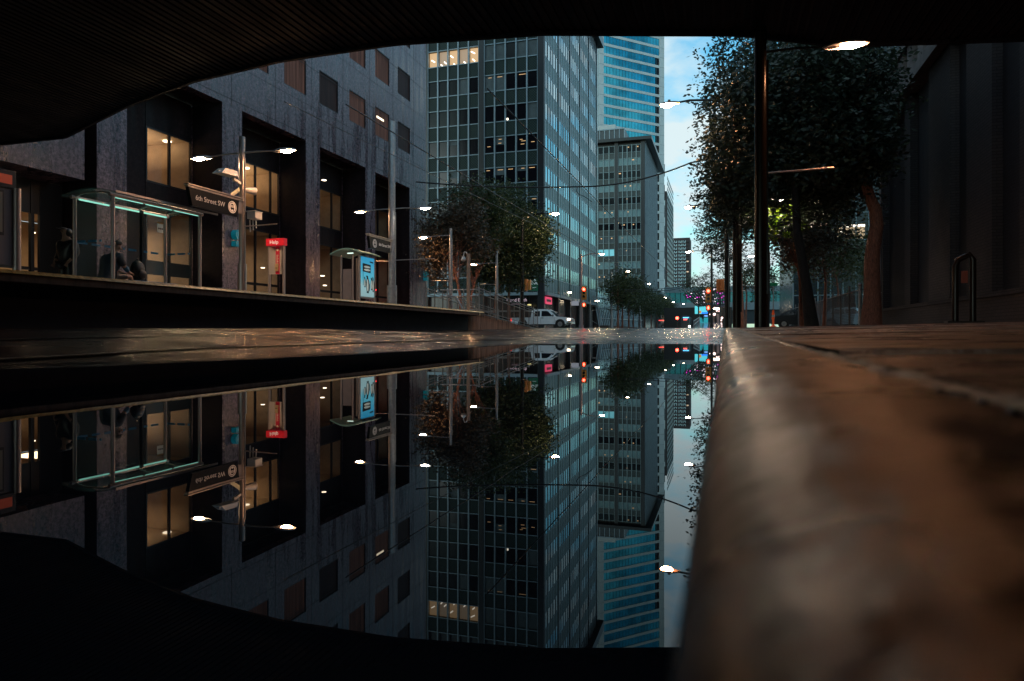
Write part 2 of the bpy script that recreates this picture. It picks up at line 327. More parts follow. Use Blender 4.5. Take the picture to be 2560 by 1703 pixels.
# kerb in cast lengths with open joints
prof = [(-0.026, -0.32), (-0.0200, -0.115), (-0.0165, -0.065), (-0.0125, -0.043), (-0.005, -0.026), (0.003, -0.0165), (0.011, -0.0115), (0.030, -0.0045), (0.055, -0.0012), (0.085, 0.0), (0.120, 0.0004), (0.156, -0.0004)]
joints = [-6.0, -3.2, -1.4, 0.80, 3.3, 6.0, 9.0, 12.0, 15.0, 18.0, 21.0, 24.0, 27.0]
mb = MB()
for a, b in zip(joints[:-1], joints[1:]):
    ys = np.linspace(a+0.010, b-0.010, 40); n = len(prof); rings = []
    for k, y in enumerate(ys):
        e = 0.006 if k in (0, len(ys)-1) else 0.0
        rings.append([(x, y, czf(y)+z-(e if z > -0.05 else 0)) for x, z in prof])
    vs = [p for r in rings for p in r]; fs = []
    for i in range(len(ys)-1):
        for k in range(n-1): fs.append((i*n+k, i*n+k+1, (i+1)*n+k+1, (i+1)*n+k))
    mb.add(vs, fs, True); mb.add(rings[0], [tuple(range(n))]); mb.add(rings[-1], [tuple(range(n-1, -1, -1))])
props(mb.build('kerb', M_curb), kind='structure')
o = sheet('kerb_joint', np.array([0.152, 0.158, 0.166, 0.174, 0.181]), axis([(-6, 27, 900)]), lambda X, Y: cz(Y)-0.002+(0.0055+0.003*np.sin(Y*37)*np.sin(Y*11))*np.clip(1-((X-.1665)/.0125)**2, 0, 1)-0.006*(np.sin(Y*9.1+np.sin(Y*23))>.86), M_mortar); props(o, kind='structure')
dm = MB()
for (u, v, z, r) in ((2353, 984, -.043, .004), (2393, 995, -.043, .004), (2412, 998, -.043, .004), (2463, 1015, -.043, .004), (2540, 1039, -.043, .004), (1750, 1301, -.150, .004), (1750, 1318, -.151, .004), (1747, 1339, -.152, .004)):
    x, y, b = ray(u, v); q = z/b; dm.ell((x*q, y*q, z), (r, r, r), 16, 10)
props(dm.build('water_droplets', mat('droplet_water', (.5, .5, .5), .08, metal=1.0)), kind='stuff')
def wz(X, Y): return cz(Y)+0.020*(X-0.165)
slabs = [-6, -3.4, -1.2, 1.25, 3.7, 6.2, 8.7, 11.2, 13.7, 16.2, 18.7, 21.2, 23.7, 26.2, 60]
mbw = None
def slab_z(a, up):
    return lambda X, Y: wz(X, Y)+up*np.clip(1-(Y-a)/1.6, 0, 1)-.03*(Y < a+.0125)
for a, b in zip(slabs[:-1], slabs[1:]):
    up = .0065 if a > 1 else 0.0
    ysl = np.concatenate([[a+.012, a+.0135], axis([(a+.016, b-.012, 8 if b < 27 else 30)])])
    o = sheet('pavement', axis([(0.183, 1.6, 8), (1.62, 4.0, 6), (4.02, 7.2, 8)]), ysl, slab_z(a, up), M_walk); o.data.polygons.foreach_set('use_smooth', [False]*len(o.data.polygons)); props(o, kind='structure')
o = sheet('pavement_bed', np.array([0.0, 0.15, 7.2]), axis([(-30, 60, 90)]), lambda X, Y: wz(X, Y)-0.022, M_darkjoint); props(o, kind='structure')
o = sheet('side_pavement', np.array([7.0, 20.0, 60.0]), axis([(38, 84, 40)]), lambda X, Y: wz(7.0+0*X, Y)+0.004, M_walk); props(o, kind='structure')
# embedded rails
for X in (-8.25, -6.81, -5.15, -3.71):
    mb = MB(); ys = list(np.linspace(-8, 60, 120)); pts = [(X, y, max(gz(X, y), ZW-0.02)+0.006) for y in ys]
    for dx, w in ((0, 0.055),):
        vs = []; fs = []
        for i, (x, y, z) in enumerate(pts): vs += [(x-w/2, y, z), (x+w/2, y, z)]
        for i in range(len(pts)-1): fs.append((2*i, 2*i+1, 2*i+3, 2*i+2))
        mb.add(vs, fs)
    props(mb.build('tram_rail', M_galv), kind='structure')
    mb = MB(); vs = []; fs = []
    for i, (x, y, z) in enumerate(pts): vs += [(x+0.03, y, z-0.002), (x+0.085, y, z-0.002)]
    for i in range(len(pts)-1): fs.append((2*i, 2*i+1, 2*i+3, 2*i+2))
    mb.add(vs, fs); props(mb.build('rail_groove', M_darkjoint), kind='structure')

# ---------------------------------------------------------------- overhead skywalk: ribbed soffit with a bowed edge
ZS = 5.5
EP = [(-20.2, 14.7), (-17.6, 14.7), (-13.7, 13.1), (-11, 12.25), (-8.5, 11.85), (-6, 11.8), (-3.2, 12.2), (.24, 13.3), (2.1, 14.4), (5.3, 15.1), (7.0, 15.4)]
def edgeY(x):
    for (x0, y0), (x1, y1) in zip(EP[:-1], EP[1:]):
        if x <= x1: return y0+(y1-y0)*(x-x0)/(x1-x0)
    return EP[-1][1]
sk = thing('skywalk', 'dark pedestrian skywalk crossing overhead with a ribbed underside', 'footbridge', (-6, 5, ZS))
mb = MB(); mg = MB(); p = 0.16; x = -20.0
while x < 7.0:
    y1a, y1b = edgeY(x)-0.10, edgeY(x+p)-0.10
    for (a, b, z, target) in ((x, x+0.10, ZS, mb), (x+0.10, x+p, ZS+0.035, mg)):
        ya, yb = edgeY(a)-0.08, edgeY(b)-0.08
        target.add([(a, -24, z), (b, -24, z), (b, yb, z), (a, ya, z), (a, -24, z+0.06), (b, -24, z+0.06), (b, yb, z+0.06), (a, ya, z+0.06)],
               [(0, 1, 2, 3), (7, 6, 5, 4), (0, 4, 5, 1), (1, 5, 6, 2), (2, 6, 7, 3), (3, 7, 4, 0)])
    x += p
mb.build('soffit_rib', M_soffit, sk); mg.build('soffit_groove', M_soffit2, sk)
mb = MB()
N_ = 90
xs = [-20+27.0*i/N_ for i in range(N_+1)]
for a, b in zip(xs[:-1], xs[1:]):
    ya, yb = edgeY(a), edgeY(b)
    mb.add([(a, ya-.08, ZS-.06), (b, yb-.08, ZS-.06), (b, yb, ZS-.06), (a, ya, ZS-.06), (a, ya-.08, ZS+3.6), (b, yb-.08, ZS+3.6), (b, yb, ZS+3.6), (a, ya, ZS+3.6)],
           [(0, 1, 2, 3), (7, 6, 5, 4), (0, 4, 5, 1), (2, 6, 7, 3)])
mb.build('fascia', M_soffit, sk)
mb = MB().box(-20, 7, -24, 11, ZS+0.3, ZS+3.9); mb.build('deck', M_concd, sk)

# ---------------------------------------------------------------- granite building, left
XB = -20.0
gb = thing('granite_building', 'grey granite office building with deep arcade openings beside the tram platform', 'building', (XB, 20, 0.85))
colsY = [(17.82, 19.02), (23.81, 25.03), (29.8, 31.04), (35.76, 36.92), (41.63, 44.25)]
mb = MB()
for a, b in colsY: MB().box(XB-1.6, XB, a, b, 0.80, 9.64).build('pier', M_gran, gb)
MB().box(XB-1.6, XB, -30, 17.35, 5.0, 9.64).build('lintel', M_gran, gb)
mb = MB()
ZT = 46.0
wy = [(30.98+2.97*k, 32.79+2.97*k) for k in range(-6, 4)]
wz_ = [(11.86+3.5*k, 13.60+3.5*k) for k in range(0, 9)]
ys = [-30]+[q for w in wy for q in w]+[44.25]
mb.box(XB-0.5, XB, -30, wy[0][0], 9.64, ZT)
for k, (a, b) in enumerate(wy):
    nxt = wy[k+1][0] if k+1 < len(wy) else 44.25
    mb.box(XB-0.5, XB, b, nxt, 9.64, ZT)
    z = 9.64
    for (c, d) in wz_: mb.box(XB-0.5, XB, a, b, z, c); z = d
    mb.box(XB-0.5, XB, a, b, z, ZT)
mb.build('wall', M_gran, gb)
mb = MB()
for z in [9.9+3.5*k for k in range(10)]: mb.box(XB, XB+0.004, -30, 44.2, z, z+0.03); mb.box(XB, XB+0.004, -30, 44.2, z+1.55, z+1.57)
for k in range(-6, 5): mb.box(XB, XB+0.0045, 30.3+2.97*k, 30.325+2.97*k, 9.66, ZT)
mb.box(XB, XB+0.004, 42.6, 42.65, 0.85, 9.6)
mb.build('panel_joint', M_joint, gb)
MB().box(XB-24, XB-0.5, 43.75, 44.24, .8, ZT).build('end_wall', M_gran, gb)
M_curt = mat('brown_curtain', (0.022, 0.010, 0.009), 0.6, col2=(0.34, 0.14, 0.10), nscale=2, stretch=(1, 5, .08), spec=.06)
M_curtd = mat('dark_curtain', (0.005, 0.004, 0.005), 0.5, col2=(0.07, 0.035, 0.032), nscale=2, stretch=(1, 5, .08), spec=.06)
M_warmstrip = emis('office_light_strip', (1.0, 0.85, 0.6), 2.4)
for i, (a, b) in enumerate(wy):
    for j, (c, d) in enumerate(wz_[:4]):
        w = MB().box(XB-0.10, XB-0.06, a, b, c, d).build('window', M_curt if (i*2+j*3) % 3 else M_curtd, gb)
        fr = MB()
        fr.box(XB-0.06, XB-0.02, a, a+.04, c, d).box(XB-0.06, XB-0.02, b-.04, b, c, d).box(XB-0.06, XB-0.02, a+.04, b-.04, c, c+.04).box(XB-0.06, XB-0.02, a+.04, b-.04, d-.04, d)
        fr.build('frame', M_dark, w)
MB().box(XB-0.059, XB-0.05, 37.2, 38.1, 13.0, 13.12).build('light_strip', M_warmstrip, gb)
# lobby behind the arcade
XG = XB-1.55
MB().box(XB-10, XG-.1, -30, 43.7, 5.05, 5.85).build('floor_slab', M_dark, gb)
MB().box(XB-10, XG-.1, -30, 43.7, 8.15, 9.6).build('ceiling_slab', M_tanceil, gb)
MB().box(XB-10.2, XB-10, -30, 43.7, .8, 5.0).build('back_wall', M_tanwall, gb)
MB().box(XB-6.5, XB-6.3, -30, 43.7, 5.86, 8.14).build('upper_back_wall', mat('dark_brown_wall', (.14, .08, .05), .6), gb)
MB().box(XB-9.9, XG-.12, -30, 43.7, 5.00, 5.04).build('lobby_ceiling', M_tanceil, gb)
mb = MB()
for a in (23.9, 29.9, 35.9, 41.8):
    for z0, z1 in ((.85, 4.99), (5.86, 8.14)): MB().box(XB-(9.9 if z0 < 1 else 6.2), XG-.1, a, a+.25, z0, z1).build('partition', M_tanwall, gb)
# dark side linings, solid glazing panels
mb = MB()
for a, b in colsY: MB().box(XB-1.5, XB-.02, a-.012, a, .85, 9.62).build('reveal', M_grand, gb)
mb = MB()
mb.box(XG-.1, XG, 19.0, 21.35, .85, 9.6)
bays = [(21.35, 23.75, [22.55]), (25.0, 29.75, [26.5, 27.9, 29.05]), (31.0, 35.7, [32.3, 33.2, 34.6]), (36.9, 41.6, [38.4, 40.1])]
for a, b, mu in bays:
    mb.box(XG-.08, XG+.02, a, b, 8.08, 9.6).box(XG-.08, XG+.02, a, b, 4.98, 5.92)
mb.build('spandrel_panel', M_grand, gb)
for n, (a, b, mu) in enumerate(bays):
    for (z0, z1, nm) in ((5.92, 8.08, 'window'), (.85, 4.98, 'entrance_glazing')):
        fr = MB(); fr.box(XG-.05, XG+.04, a, a+.07, z0, z1).box(XG-.05, XG+.04, b-.07, b, z0, z1)
        for q in mu: fr.box(XG-.05, XG+.05, q-.04, q+.04, z0, z1)
        fr.box(XG-.045, XG+.035, a, b, z0, z0+.06).box(XG-.045, XG+.035, a, b, z1-.06, z1)
        if z0 < 1: fr.box(XG-.045, XG+.03, a+.07, b-.07, 2.3, 2.86 if n == 0 else 2.42)
        fr.build(nm, M_dark, gb)
M_pane = mat('clear_pane', (.02, .02, .02), .03, spec=.8); M_pane.node_tree.nodes['Principled BSDF'].inputs['Alpha'].default_value = .12
for a, b, mu_ in bays:
    MB().box(XG-.03, XG-.02, a+.07, b-.07, 5.92, 8.08).build('pane', M_pane, gb); MB().box(XG-.03, XG-.02, a+.07, b-.07, .85, 4.98).build('pane', M_pane, gb)
M_pil = mat('lobby_column', (.22, .15, .10), .5); M_desk = mat('lobby_desk', (.05, .035, .03), .4)
for y in (22.4, 27.6, 29.0, 33.4, 39): MB().box(XB-6.2, XB-5.8, y, y+.35, .85, 4.98).build('lobby_column', M_pil, gb)
for y in (26.0, 32.0, 14.5): MB().box(XB-5.0, XB-4.2, y, y+1.8, .85, 1.9).build('lobby_desk', M_desk, gb)
for y in (26.9, 28.6, 21.9): MB().box(XB-7.0+.9, XB-6.0+.2, y, y+.9, 6.2, 7.4).build('wall_panel', M_desk, gb)
MB().beam((XG-.4, 37.6, 2.62), (XG-.4, 38.8, 2.60), .10, .06).build('red_reflection_strip', emis('red_reflection', (1, .04, .05), 3), gb); MB().beam((XG-.4, 39.3, 2.5), (XG-.4, 40.6, 2.85), .12, .07).build('red_reflection_strip', emis('red_reflection', (1, .04, .05), 3), gb)  # glowing strips stand in for vehicle tail lights reflected in the glazing
MB().box(XG-.42, XG-.4, 38.7, 39.1, 3.45, 3.7).build('green_reflection_patch', emis('green_reflection', (.1, .7, .4), .5), gb)  # glowing patch stands in for a green reflection beside them
# left-most shopfront
fr = MB(); fr.box(XG-.05, XG+.04, 17.0, 17.8, .85, 5)
for q in (9.0, 12, 14.2, 16.75): fr.box(XG-.05, XG+.06, q-.06, q+.06, .85, 5.0)
fr.box(XG-.05, XG+.03, 5, 17, 2.05, 2.15).box(XG-.05, XG+.03, 5, 17, 3.9, 5.0).box(XG-.05, XG+.03, 5, 17, .85, 1.1)
fr.build('shopfront', M_dark, gb)
for (u, v, zc, rr) in [(418, 353, 8.12, .17), (414, 398, 8.12, .17), (443, 433, 8.12, .15), (465, 440, 8.12, .15), (615, 420, 8.12, .17), (639, 450, 8.12, .17), (650, 472, 8.12, .17), (688, 446, 8.12, .17), (644, 497, 8.12, .17),
                  (477, 585, 4.98, .14), (657, 669, 3.3, .10), (82, 581, 4.9, .10), (810, 450, 8.12, .12), (806, 689, 2.6, .09), (812, 713, 2.2, .08)]:  # leftmost low disc is added in place of a reflection in the glass
    sD = zc*FPX/(V0-v); x, y, b = ray(u, v); sD = min(sD, 29.0/abs(x)); MB().tube([(x*sD, y*sD, b*sD-.03), (x*sD, y*sD, b*sD)], rr, 14).build('ceiling_light', M_disc, gb)  # the leftmost low disc is no ceiling light, it stands in for a reflection
def area(name, loc, sx, sy, e, col, parent, rot=(0, 0, 0)):
    l = bpy.data.lights.new(name, 'AREA'); l.shape = 'RECTANGLE'; l.size = sx; l.size_y = sy; l.energy = e; l.color = col
    o = bpy.data.objects.new(name, l); C.objects.link(o); o0 = ORG.get(parent.name, (0, 0, 0)); o.parent = parent; o.location = tuple(a-b for a, b in zip(loc, o0)); o.rotation_euler = rot; return o
AMB = (1.0, 0.70, 0.42)
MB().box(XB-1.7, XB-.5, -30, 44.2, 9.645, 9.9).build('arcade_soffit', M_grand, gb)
for (y, z, e) in ((21.5, 7.9, 120), (27.5, 7.9, 150), (33.0, 7.9, 25), (39, 7.9, 3), (21.5, 4.85, 190), (27.5, 4.85, 110), (33, 4.85, 40), (38.8, 4.85, 4), (15, 4.85, 30)):
    area('lobby_lamp', (-24.2 if z > 6 else -25.5, y, z-(.9 if z > 6 else .3)), 3.0, 3.0, e, AMB, gb, (PI if z > 6 else 0, 0, 0))
# ---------------------------------------------------------------- tram platform and ramp
ZP = 0.845
pf = thing('tram_platform', 'long raised concrete tram platform with a worn yellow edge strip', 'platform', (-9.1, 20, 0))
MB().box(-9.5, -9.1, -20, 25.7, ZP-.16, ZP-.02).build('edge_slab', M_concd, pf, 0.01)
MB().box(-27.5, -9.502, -20, 25.2, ZP-.14, ZP-.012).build('deck', M_conc, pf)
MB().box(-27.5, -11.9, 25.2, 44, 0.1, .36).build('rear_deck', M_conc, pf)
MB().box(-9.9, -9.6, -20, 25.2, -.2, ZP-.165).build('plinth', mat('black_wall', (.018, .020, .034), .8, noise=.3), pf)
mb = MB(); mb.box(-9.48, -9.12, -20, 25.65, ZP-.018, ZP-.004)
y = 4.0
while y < 25.6: mb.box(-9.46, -9.13, y, y+.06, ZP-.004, ZP+.006); y += .12

for k in range(228):
    ya, yb = -20+.2*k, -20+.2*k+.19
    if yb < 25.7: mb.add([(-9.135, ya, ZP+.004), (-9.07, ya, ZP-.046), (-9.07, yb, ZP-.046), (-9.135, yb, ZP+.004), (-9.135, ya, ZP-.046), (-9.135, yb, ZP-.046)], [(0, 1, 2, 3), (0, 4, 1), (3, 2, 5), (1, 4, 5, 2)])
mb.build('tactile_strip', M_tact, pf)
MB().box(-9.498, -9.094, 25.12, 25.2, ZP-.17, ZP+.002).build('reflector', mat('reflector_strip', (.7, .55, .3), .4), pf)
rp_ = thing('access_ramp', 'ribbed concrete access ramp sloping down from the platform end', 'ramp', (-9.6, 30, .3))
def rampz(y): return ZP-.02+(y-25.7)*(0.27-ZP)/(34.6-25.7)
mb = MB()
mb.add([(-9.6, 25.2, -.1), (-9.6, 34.6, -.1), (-9.6, 34.6, rampz(34.6)), (-9.6, 25.7, rampz(25.7)), (-9.6, 25.2, ZP-.02), (-11.6, 25.2, -.1), (-11.6, 34.6, -.1), (-11.6, 34.6, rampz(34.6)), (-11.6, 25.7, rampz(25.7)), (-11.6, 25.2, ZP-.02)],
       [(0, 1, 2, 3, 4), (9, 8, 7, 6, 5), (1, 6, 7, 2), (2, 7, 8, 3), (3, 8, 9, 4), (4, 9, 5, 0)])
yy = 25.3
while yy < 34.3: mb.box(-9.6, -9.575, yy, yy+.07, -.1, min(ZP-.03, rampz(max(yy, 25.7)))-.04); yy += .16
mb.build('ramp_wall', M_ribconc, rp_)
M_railst = mat('weathered_rail_steel', (.13, .105, .10), .4, metal=.6, noise=.2)
for side, X in ((0, -9.52), (1, -11.7)):
    rl = thing('ramp_railing', ['steel ramp railing with slim pickets on the track side of the ramp', 'steel ramp railing on the far side of the ramp, by the trees'][side], 'railing', (X, 30, .5), 'steel railings on the access ramp')
    mb = MB(); y0, y1 = 25.9, 35.4
    for k in range(12):
        y = y0+(y1-y0)*k/11; mb.beam((X, y, rampz(y)-.1), (X, y, rampz(y)+1.12), .06, .02)
    mb.build('post', M_railst, rl)
    mb = MB()
    for dz, r in ((1.02, .024), (.92, .015), (.80, .020), (.14, .015), (.02, .018)): mb.tube([(X, y0, rampz(y0)+dz), (X, y1, rampz(y1)+dz)], r, 8)
    mb.build('handrail', M_railst, rl)
    mb = MB(); k = y0
    while k < y1: mb.tube([(X, k, rampz(k)+.14), (X, k, rampz(k)+.80)], .007, 5, False); k += .14
    mb.build('picket', M_railst, rl)
rl = thing('end_railing', 'pale steel guard frame closing the end of the platform', 'railing', (-9.8, 25.5, ZP))
mb = MB()
for X in (-9.25, -9.9, -10.6): mb.tube([(X, 25.5, ZP), (X, 25.5, ZP+.98 if X > -9.3 else ZP+.9)], .028, 8)
for z in (.88, .62, .08): mb.tube([(-9.25, 25.5, ZP+z), (-10.9, 25.5, ZP+z)], .022, 8)
mb.tube([(-9.9, 25.5, ZP+.02), (-10.25, 25.5, ZP+.62)], .05, 8)
mb.build('frame', M_galv, rl)
# ---------------------------------------------------------------- tree builder
def leaf_mesh(name, pts, size, m, parent, flat=0.35):
    n = len(pts); pts = np.asarray(pts)
    o0 = np.array(ORG.get(parent.name, (0, 0, 0))); pts = pts-o0
    d = RNG.normal(size=(n, 3)); d[:, 2] = d[:, 2]*flat-0.35; d /= np.linalg.norm(d, axis=1)[:, None]
    r = RNG.normal(size=(n, 3)); w = np.cross(d, r); w /= np.linalg.norm(w, axis=1)[:, None]
    L = size*(0.6+0.8*RNG.random(n))[:, None]; Wd = L*0.24
    nrm = np.cross(d, w)
    a = pts-d*L*.5; b = pts+w*Wd-nrm*L*.06; c = pts+d*L*.5-nrm*L*.05; e = pts-w*Wd-nrm*L*.06
    v = np.stack([a, b, c, e], 1).reshape(-1, 3)
    me = bpy.data.meshes.new(name); me.vertices.add(4*n); me.vertices.foreach_set('co', v.ravel()); me.loops.add(4*n); me.polygons.add(n)
    me.loops.foreach_set('vertex_index', np.arange(4*n)); me.polygons.foreach_set('loop_start', np.arange(0, 4*n, 4)); me.polygons.foreach_set('loop_total', np.full(n, 4))
    me.update(calc_edges=True); me.materials.append(m)
    o = bpy.data.objects.new(name, me); C.objects.link(o); o.parent = parent; ORG[o.name] = tuple(o0); return o
M_bark = mat('bark', (0.07, 0.030, 0.020), 0.8, col2=(0.32, 0.13, 0.08), nscale=7, bump=1.5, bscale=22, stretch=(6, 6, 1.2))  # red raised to put orange lamp light into the bark colour
M_barkshade = mat('shaded_bark', (0.012, 0.010, 0.009), 0.9, noise=.5, nscale=8, bump=1.0, bscale=22)  # darker bark copy, the trunks' shade is put into the colour
LF_dark = leafmat('dark_leaves', (0.010, 0.018, 0.014), (0.042, 0.065, 0.040), .2)
LF_mid = leafmat('green_leaves', (0.016, 0.028, 0.012), (0.07, 0.095, 0.03))
LF_brown = leafmat('bronze_leaves', (0.028, 0.022, 0.015), (0.11, 0.080, 0.05))
AVOID = [((1.85, 27.2, 4.98), 1.15), ((-2.03, 27.2, 8.6), .8), ((-14.4, 31.7, 4.8), .7), ((-11.3, 46.5, 8.3), .8)]   # crowns are pruned round the street lamps
def tree(name, label, base, trunk, crowns, nleaf, size, lm, r0=.2, ncl=40, group=None, spread=.55, hang=0.0, bark=None):
    """trunk: list of points; crowns: list of (centre, radii)"""
    t = thing(name, label, 'tree', base, group)
    mb = MB(); rr = [r0*(1-.55*i/(len(trunk)-1)) for i in range(len(trunk))]; rr[0] *= 1.25
    mb.tube(trunk, rr, 12)
    top = Vector(trunk[-1]); mid = Vector(trunk[-2]); cl = []
    for ci, (cc, cr) in enumerate(crowns):
        k = max(6, int(ncl/len(crowns)))
        for i in range(k):
            dd = RNG.normal(size=3); dd /= np.linalg.norm(dd); q = (0.35+0.65*RNG.random()**.5)
            c = np.array(cc)+dd*np.array(cr)*q*np.array([1, 1, .95]); cl.append(c)
            if i % 2 == 0:
                e = Vector(c); s = top.lerp(mid, RNG.random()*.8); m1 = s.lerp(e, .5)+Vector((0, 0, -.15*(e-s).length*RNG.random()+.12))
                mb.tube([s, m1, e], [r0*.26, r0*.14, r0*.04], 6, False)
    mb.build('trunk', bark or M_bark, t)
    cl = np.array(cl); n = int(nleaf); idx = RNG.integers(0, len(cl), n); cr = np.array(crowns[0][1])
    # sprays: leaves sit along short drooping twigs inside each clump
    tw = RNG.normal(size=(n//7+1, 3))*cr*spread*.30
    tidx = RNG.integers(0, len(cl), n//7+1); tp = cl[tidx]+tw
    dirs = RNG.normal(size=tw.shape); dirs[:, 2] -= hang; dirs /= np.linalg.norm(dirs, axis=1)[:, None]
    k = RNG.integers(0, len(tp), n); pts = tp[k]+dirs[k]*(RNG.random(n)[:, None]*size*4.2)+RNG.normal(size=(n, 3))*size*.45
    for (cx, cy_, cz_), rr_ in AVOID:
        rr_ = .28 if nleaf < 1000 else rr_
        pts = pts[np.hypot(np.hypot(pts[:, 0]-cx, pts[:, 1]-cy_), pts[:, 2]-cz_) > rr_]
    leaf_mesh('crown', pts, size, lm, t)
    return t

# ---------------------------------------------------------------- lamp posts
def head(mbshade, mblens, c, dx, L=.36, w=.15):
    """teardrop luminaire pointing along dx (+1/-1 in X)"""
    x, y, z = c
    mbshade.ell((x, y, z), (L, w, .085), 18, 5, 0, PI/2); mbshade.ell((x-dx*L*.6, y, z+.015), (L*.5, .05, .04), 10, 6)
    mblens.ell((x+dx*L*.2, y, z-.004), (L*.5, w*.66, .05), 18, 5, -PI/2, 0); mblens.ell((x+dx*L*.2, y, z-.003), (L*.5, w*.66, .002), 18, 2, 0, PI/2)
def lamp_post(label, x, y, z0, h, arms, rad=.075, pm=None, lens=None, bar=None, group='twin armed lamp posts along the platform', armz=4.18, sleeve=True):
    t = thing('lamp_post', label, 'lamp post', (x, y, z0), group)
    pm = pm or M_galv
    mb = MB(); mb.tube([(x, y, z0), (x, y, z0+h)], rad, 14)
    if sleeve and pm is not M_poled: mb.tube([(x, y, z0), (x, y, z0+1.1)], rad*1.45, 14)
    mb.box(x+rad*.7, x+rad*1.25, y-.02, y+.02, z0+.6, z0+armz-.1)
    mb.build('pole', pm, t)
    if rad < .1: MB().ell((x, y, z0+.10), (rad*2.1, rad*2.1, .14), 14, 6).build('base_cover', pm, t)
    for k, s in enumerate(arms):
        s, ln = s if isinstance(s, tuple) else (s, lens or M_lampn)
        a = MB(); a.tube([(x, y, z0+armz+.05), (x+s*.5, y, z0+armz+.055), (x+s*1.05, y, z0+armz+.03)], [.028, .022, .018], 8).build('arm', pm, t)
        sh = MB(); le = MB(); head(sh, le, (x+s*1.40, y, z0+armz), s); f = sh.build('lamp_shade', M_galv, t); le.build('lens', ln, f)
    if bar is not None:
        for (sx, z, Lb) in bar: MB().tube([(x, y, z), (x+sx*Lb, y, z+.02)], .016, 8).build('banner_bar', M_steel, t)
    return t
A = lamp_post('steel lamp post with two lit arms carrying the large 6th Street SW sign', -13.0, 16.27, ZP, 4.68, [(-1, M_lampn), (1, M_lampw)], .085, M_steel, bar=[(1, 3.0, 1.15)])
B = lamp_post('tall thick mast with lit arms carrying the small 6th Street SW sign', -13.0, 25.4, ZP, 7.8, [(-1, M_lampw), (1, M_lampc)], .14, M_galv, bar=[(-1, 2.95, 1.1), (1, 2.97, 1.9)])
D1 = lamp_post('slim lamp post standing among the trees behind the ramp', -13.0, 31.7, .75, 4.45, [(-1, M_lampw)], .075, M_galv, bar=[(-1, 2.6, 1.05)], armz=4.05)
D2 = lamp_post('lamp post farther along behind the ramp railing with banner bar', -13.2, 39.5, .35, 4.6, [(-1, M_lampw)], .075, M_galv, bar=[(-1, 2.95, 1.0)], armz=3.85)
# CCTV gear on the first post
cg = thing('security_camera', 'white camera housing on the lamp post above the large street sign', 'camera', (-13, 16.2, 4.2))
mb = MB(); cz0 = atX(588, -13, 447)[2]
mb.box(-13.05, -12.95, 15.30, 15.95, cz0+.02, cz0+.10); mb.add([(-13.16, 15.25, cz0), (-12.84, 15.25, cz0), (-12.84, 15.95, cz0+.03), (-13.16, 15.95, cz0+.03), (-13.12, 15.45, cz0+.17), (-12.88, 15.45, cz0+.17), (-12.90, 15.95, cz0+.2), (-13.1, 15.95, cz0+.2)], [(0, 3, 2, 1), (4, 5, 6, 7), (0, 1, 5, 4), (1, 2, 6, 5), (2, 3, 7, 6), (3, 0, 4, 7)])
mb.build('housing', M_offw, cg, .01); MB().beam((-13, 15.9, cz0-.02), (-13, 16.25, cz0-.10), .07).build('bracket', M_offw, cg)
s2 = thing('siren_speaker', 'round white speaker fixed on the far side of the lamp post', 'speaker', (-12.9, 16.5, 4.1)); MB().tube([(-13, 16.36, 4.06), (-12.93, 16.5, 4.06), (-12.85, 16.66, 4.06)], [.05, .09, .11], 14).build('horn', M_offw, s2)
s3 = thing('signal_box', 'small cream equipment box strapped to the lamp post with wires hanging', 'equipment box', (-12.8, 16.4, 3.3))
MB().box(-12.86, -12.58, 16.3, 16.6, 3.22, 3.42).box(-12.88, -12.56, 16.28, 16.62, 3.42, 3.44).build('casing', M_offw, s3, .01)
mb = MB()
for k in range(3): mb.tube([(-12.84+k*.1, 16.4, 3.2), (-12.84+k*.1, 16.42, 2.86+.05*k)], .018, 6)
mb.build('cable', M_offw, s3)
s4 = thing('small_placard', 'small cream placard tilted between camera and street sign', 'placard', (-13, 15.8, 3.75)); a_ = atX(575, -13, 490); b_ = atX(597, -13, 475)
MB().add([(-12.97, a_[1], a_[2]-.05), (-12.97, b_[1], b_[2]-.05), (-12.97, b_[1], b_[2]+.07), (-12.97, a_[1], a_[2]+.06), (-13.0, a_[1], a_[2]-.05), (-13.0, b_[1], b_[2]-.05), (-13.0, b_[1], b_[2]+.07), (-13.0, a_[1], a_[2]+.06)], [(0, 1, 2, 3), (7, 6, 5, 4), (0, 4, 5, 1), (2, 6, 7, 3), (1, 5, 6, 2), (0, 3, 7, 4)]).build('plate', mat('cream_plate', (.62, .58, .40), .5), s4)

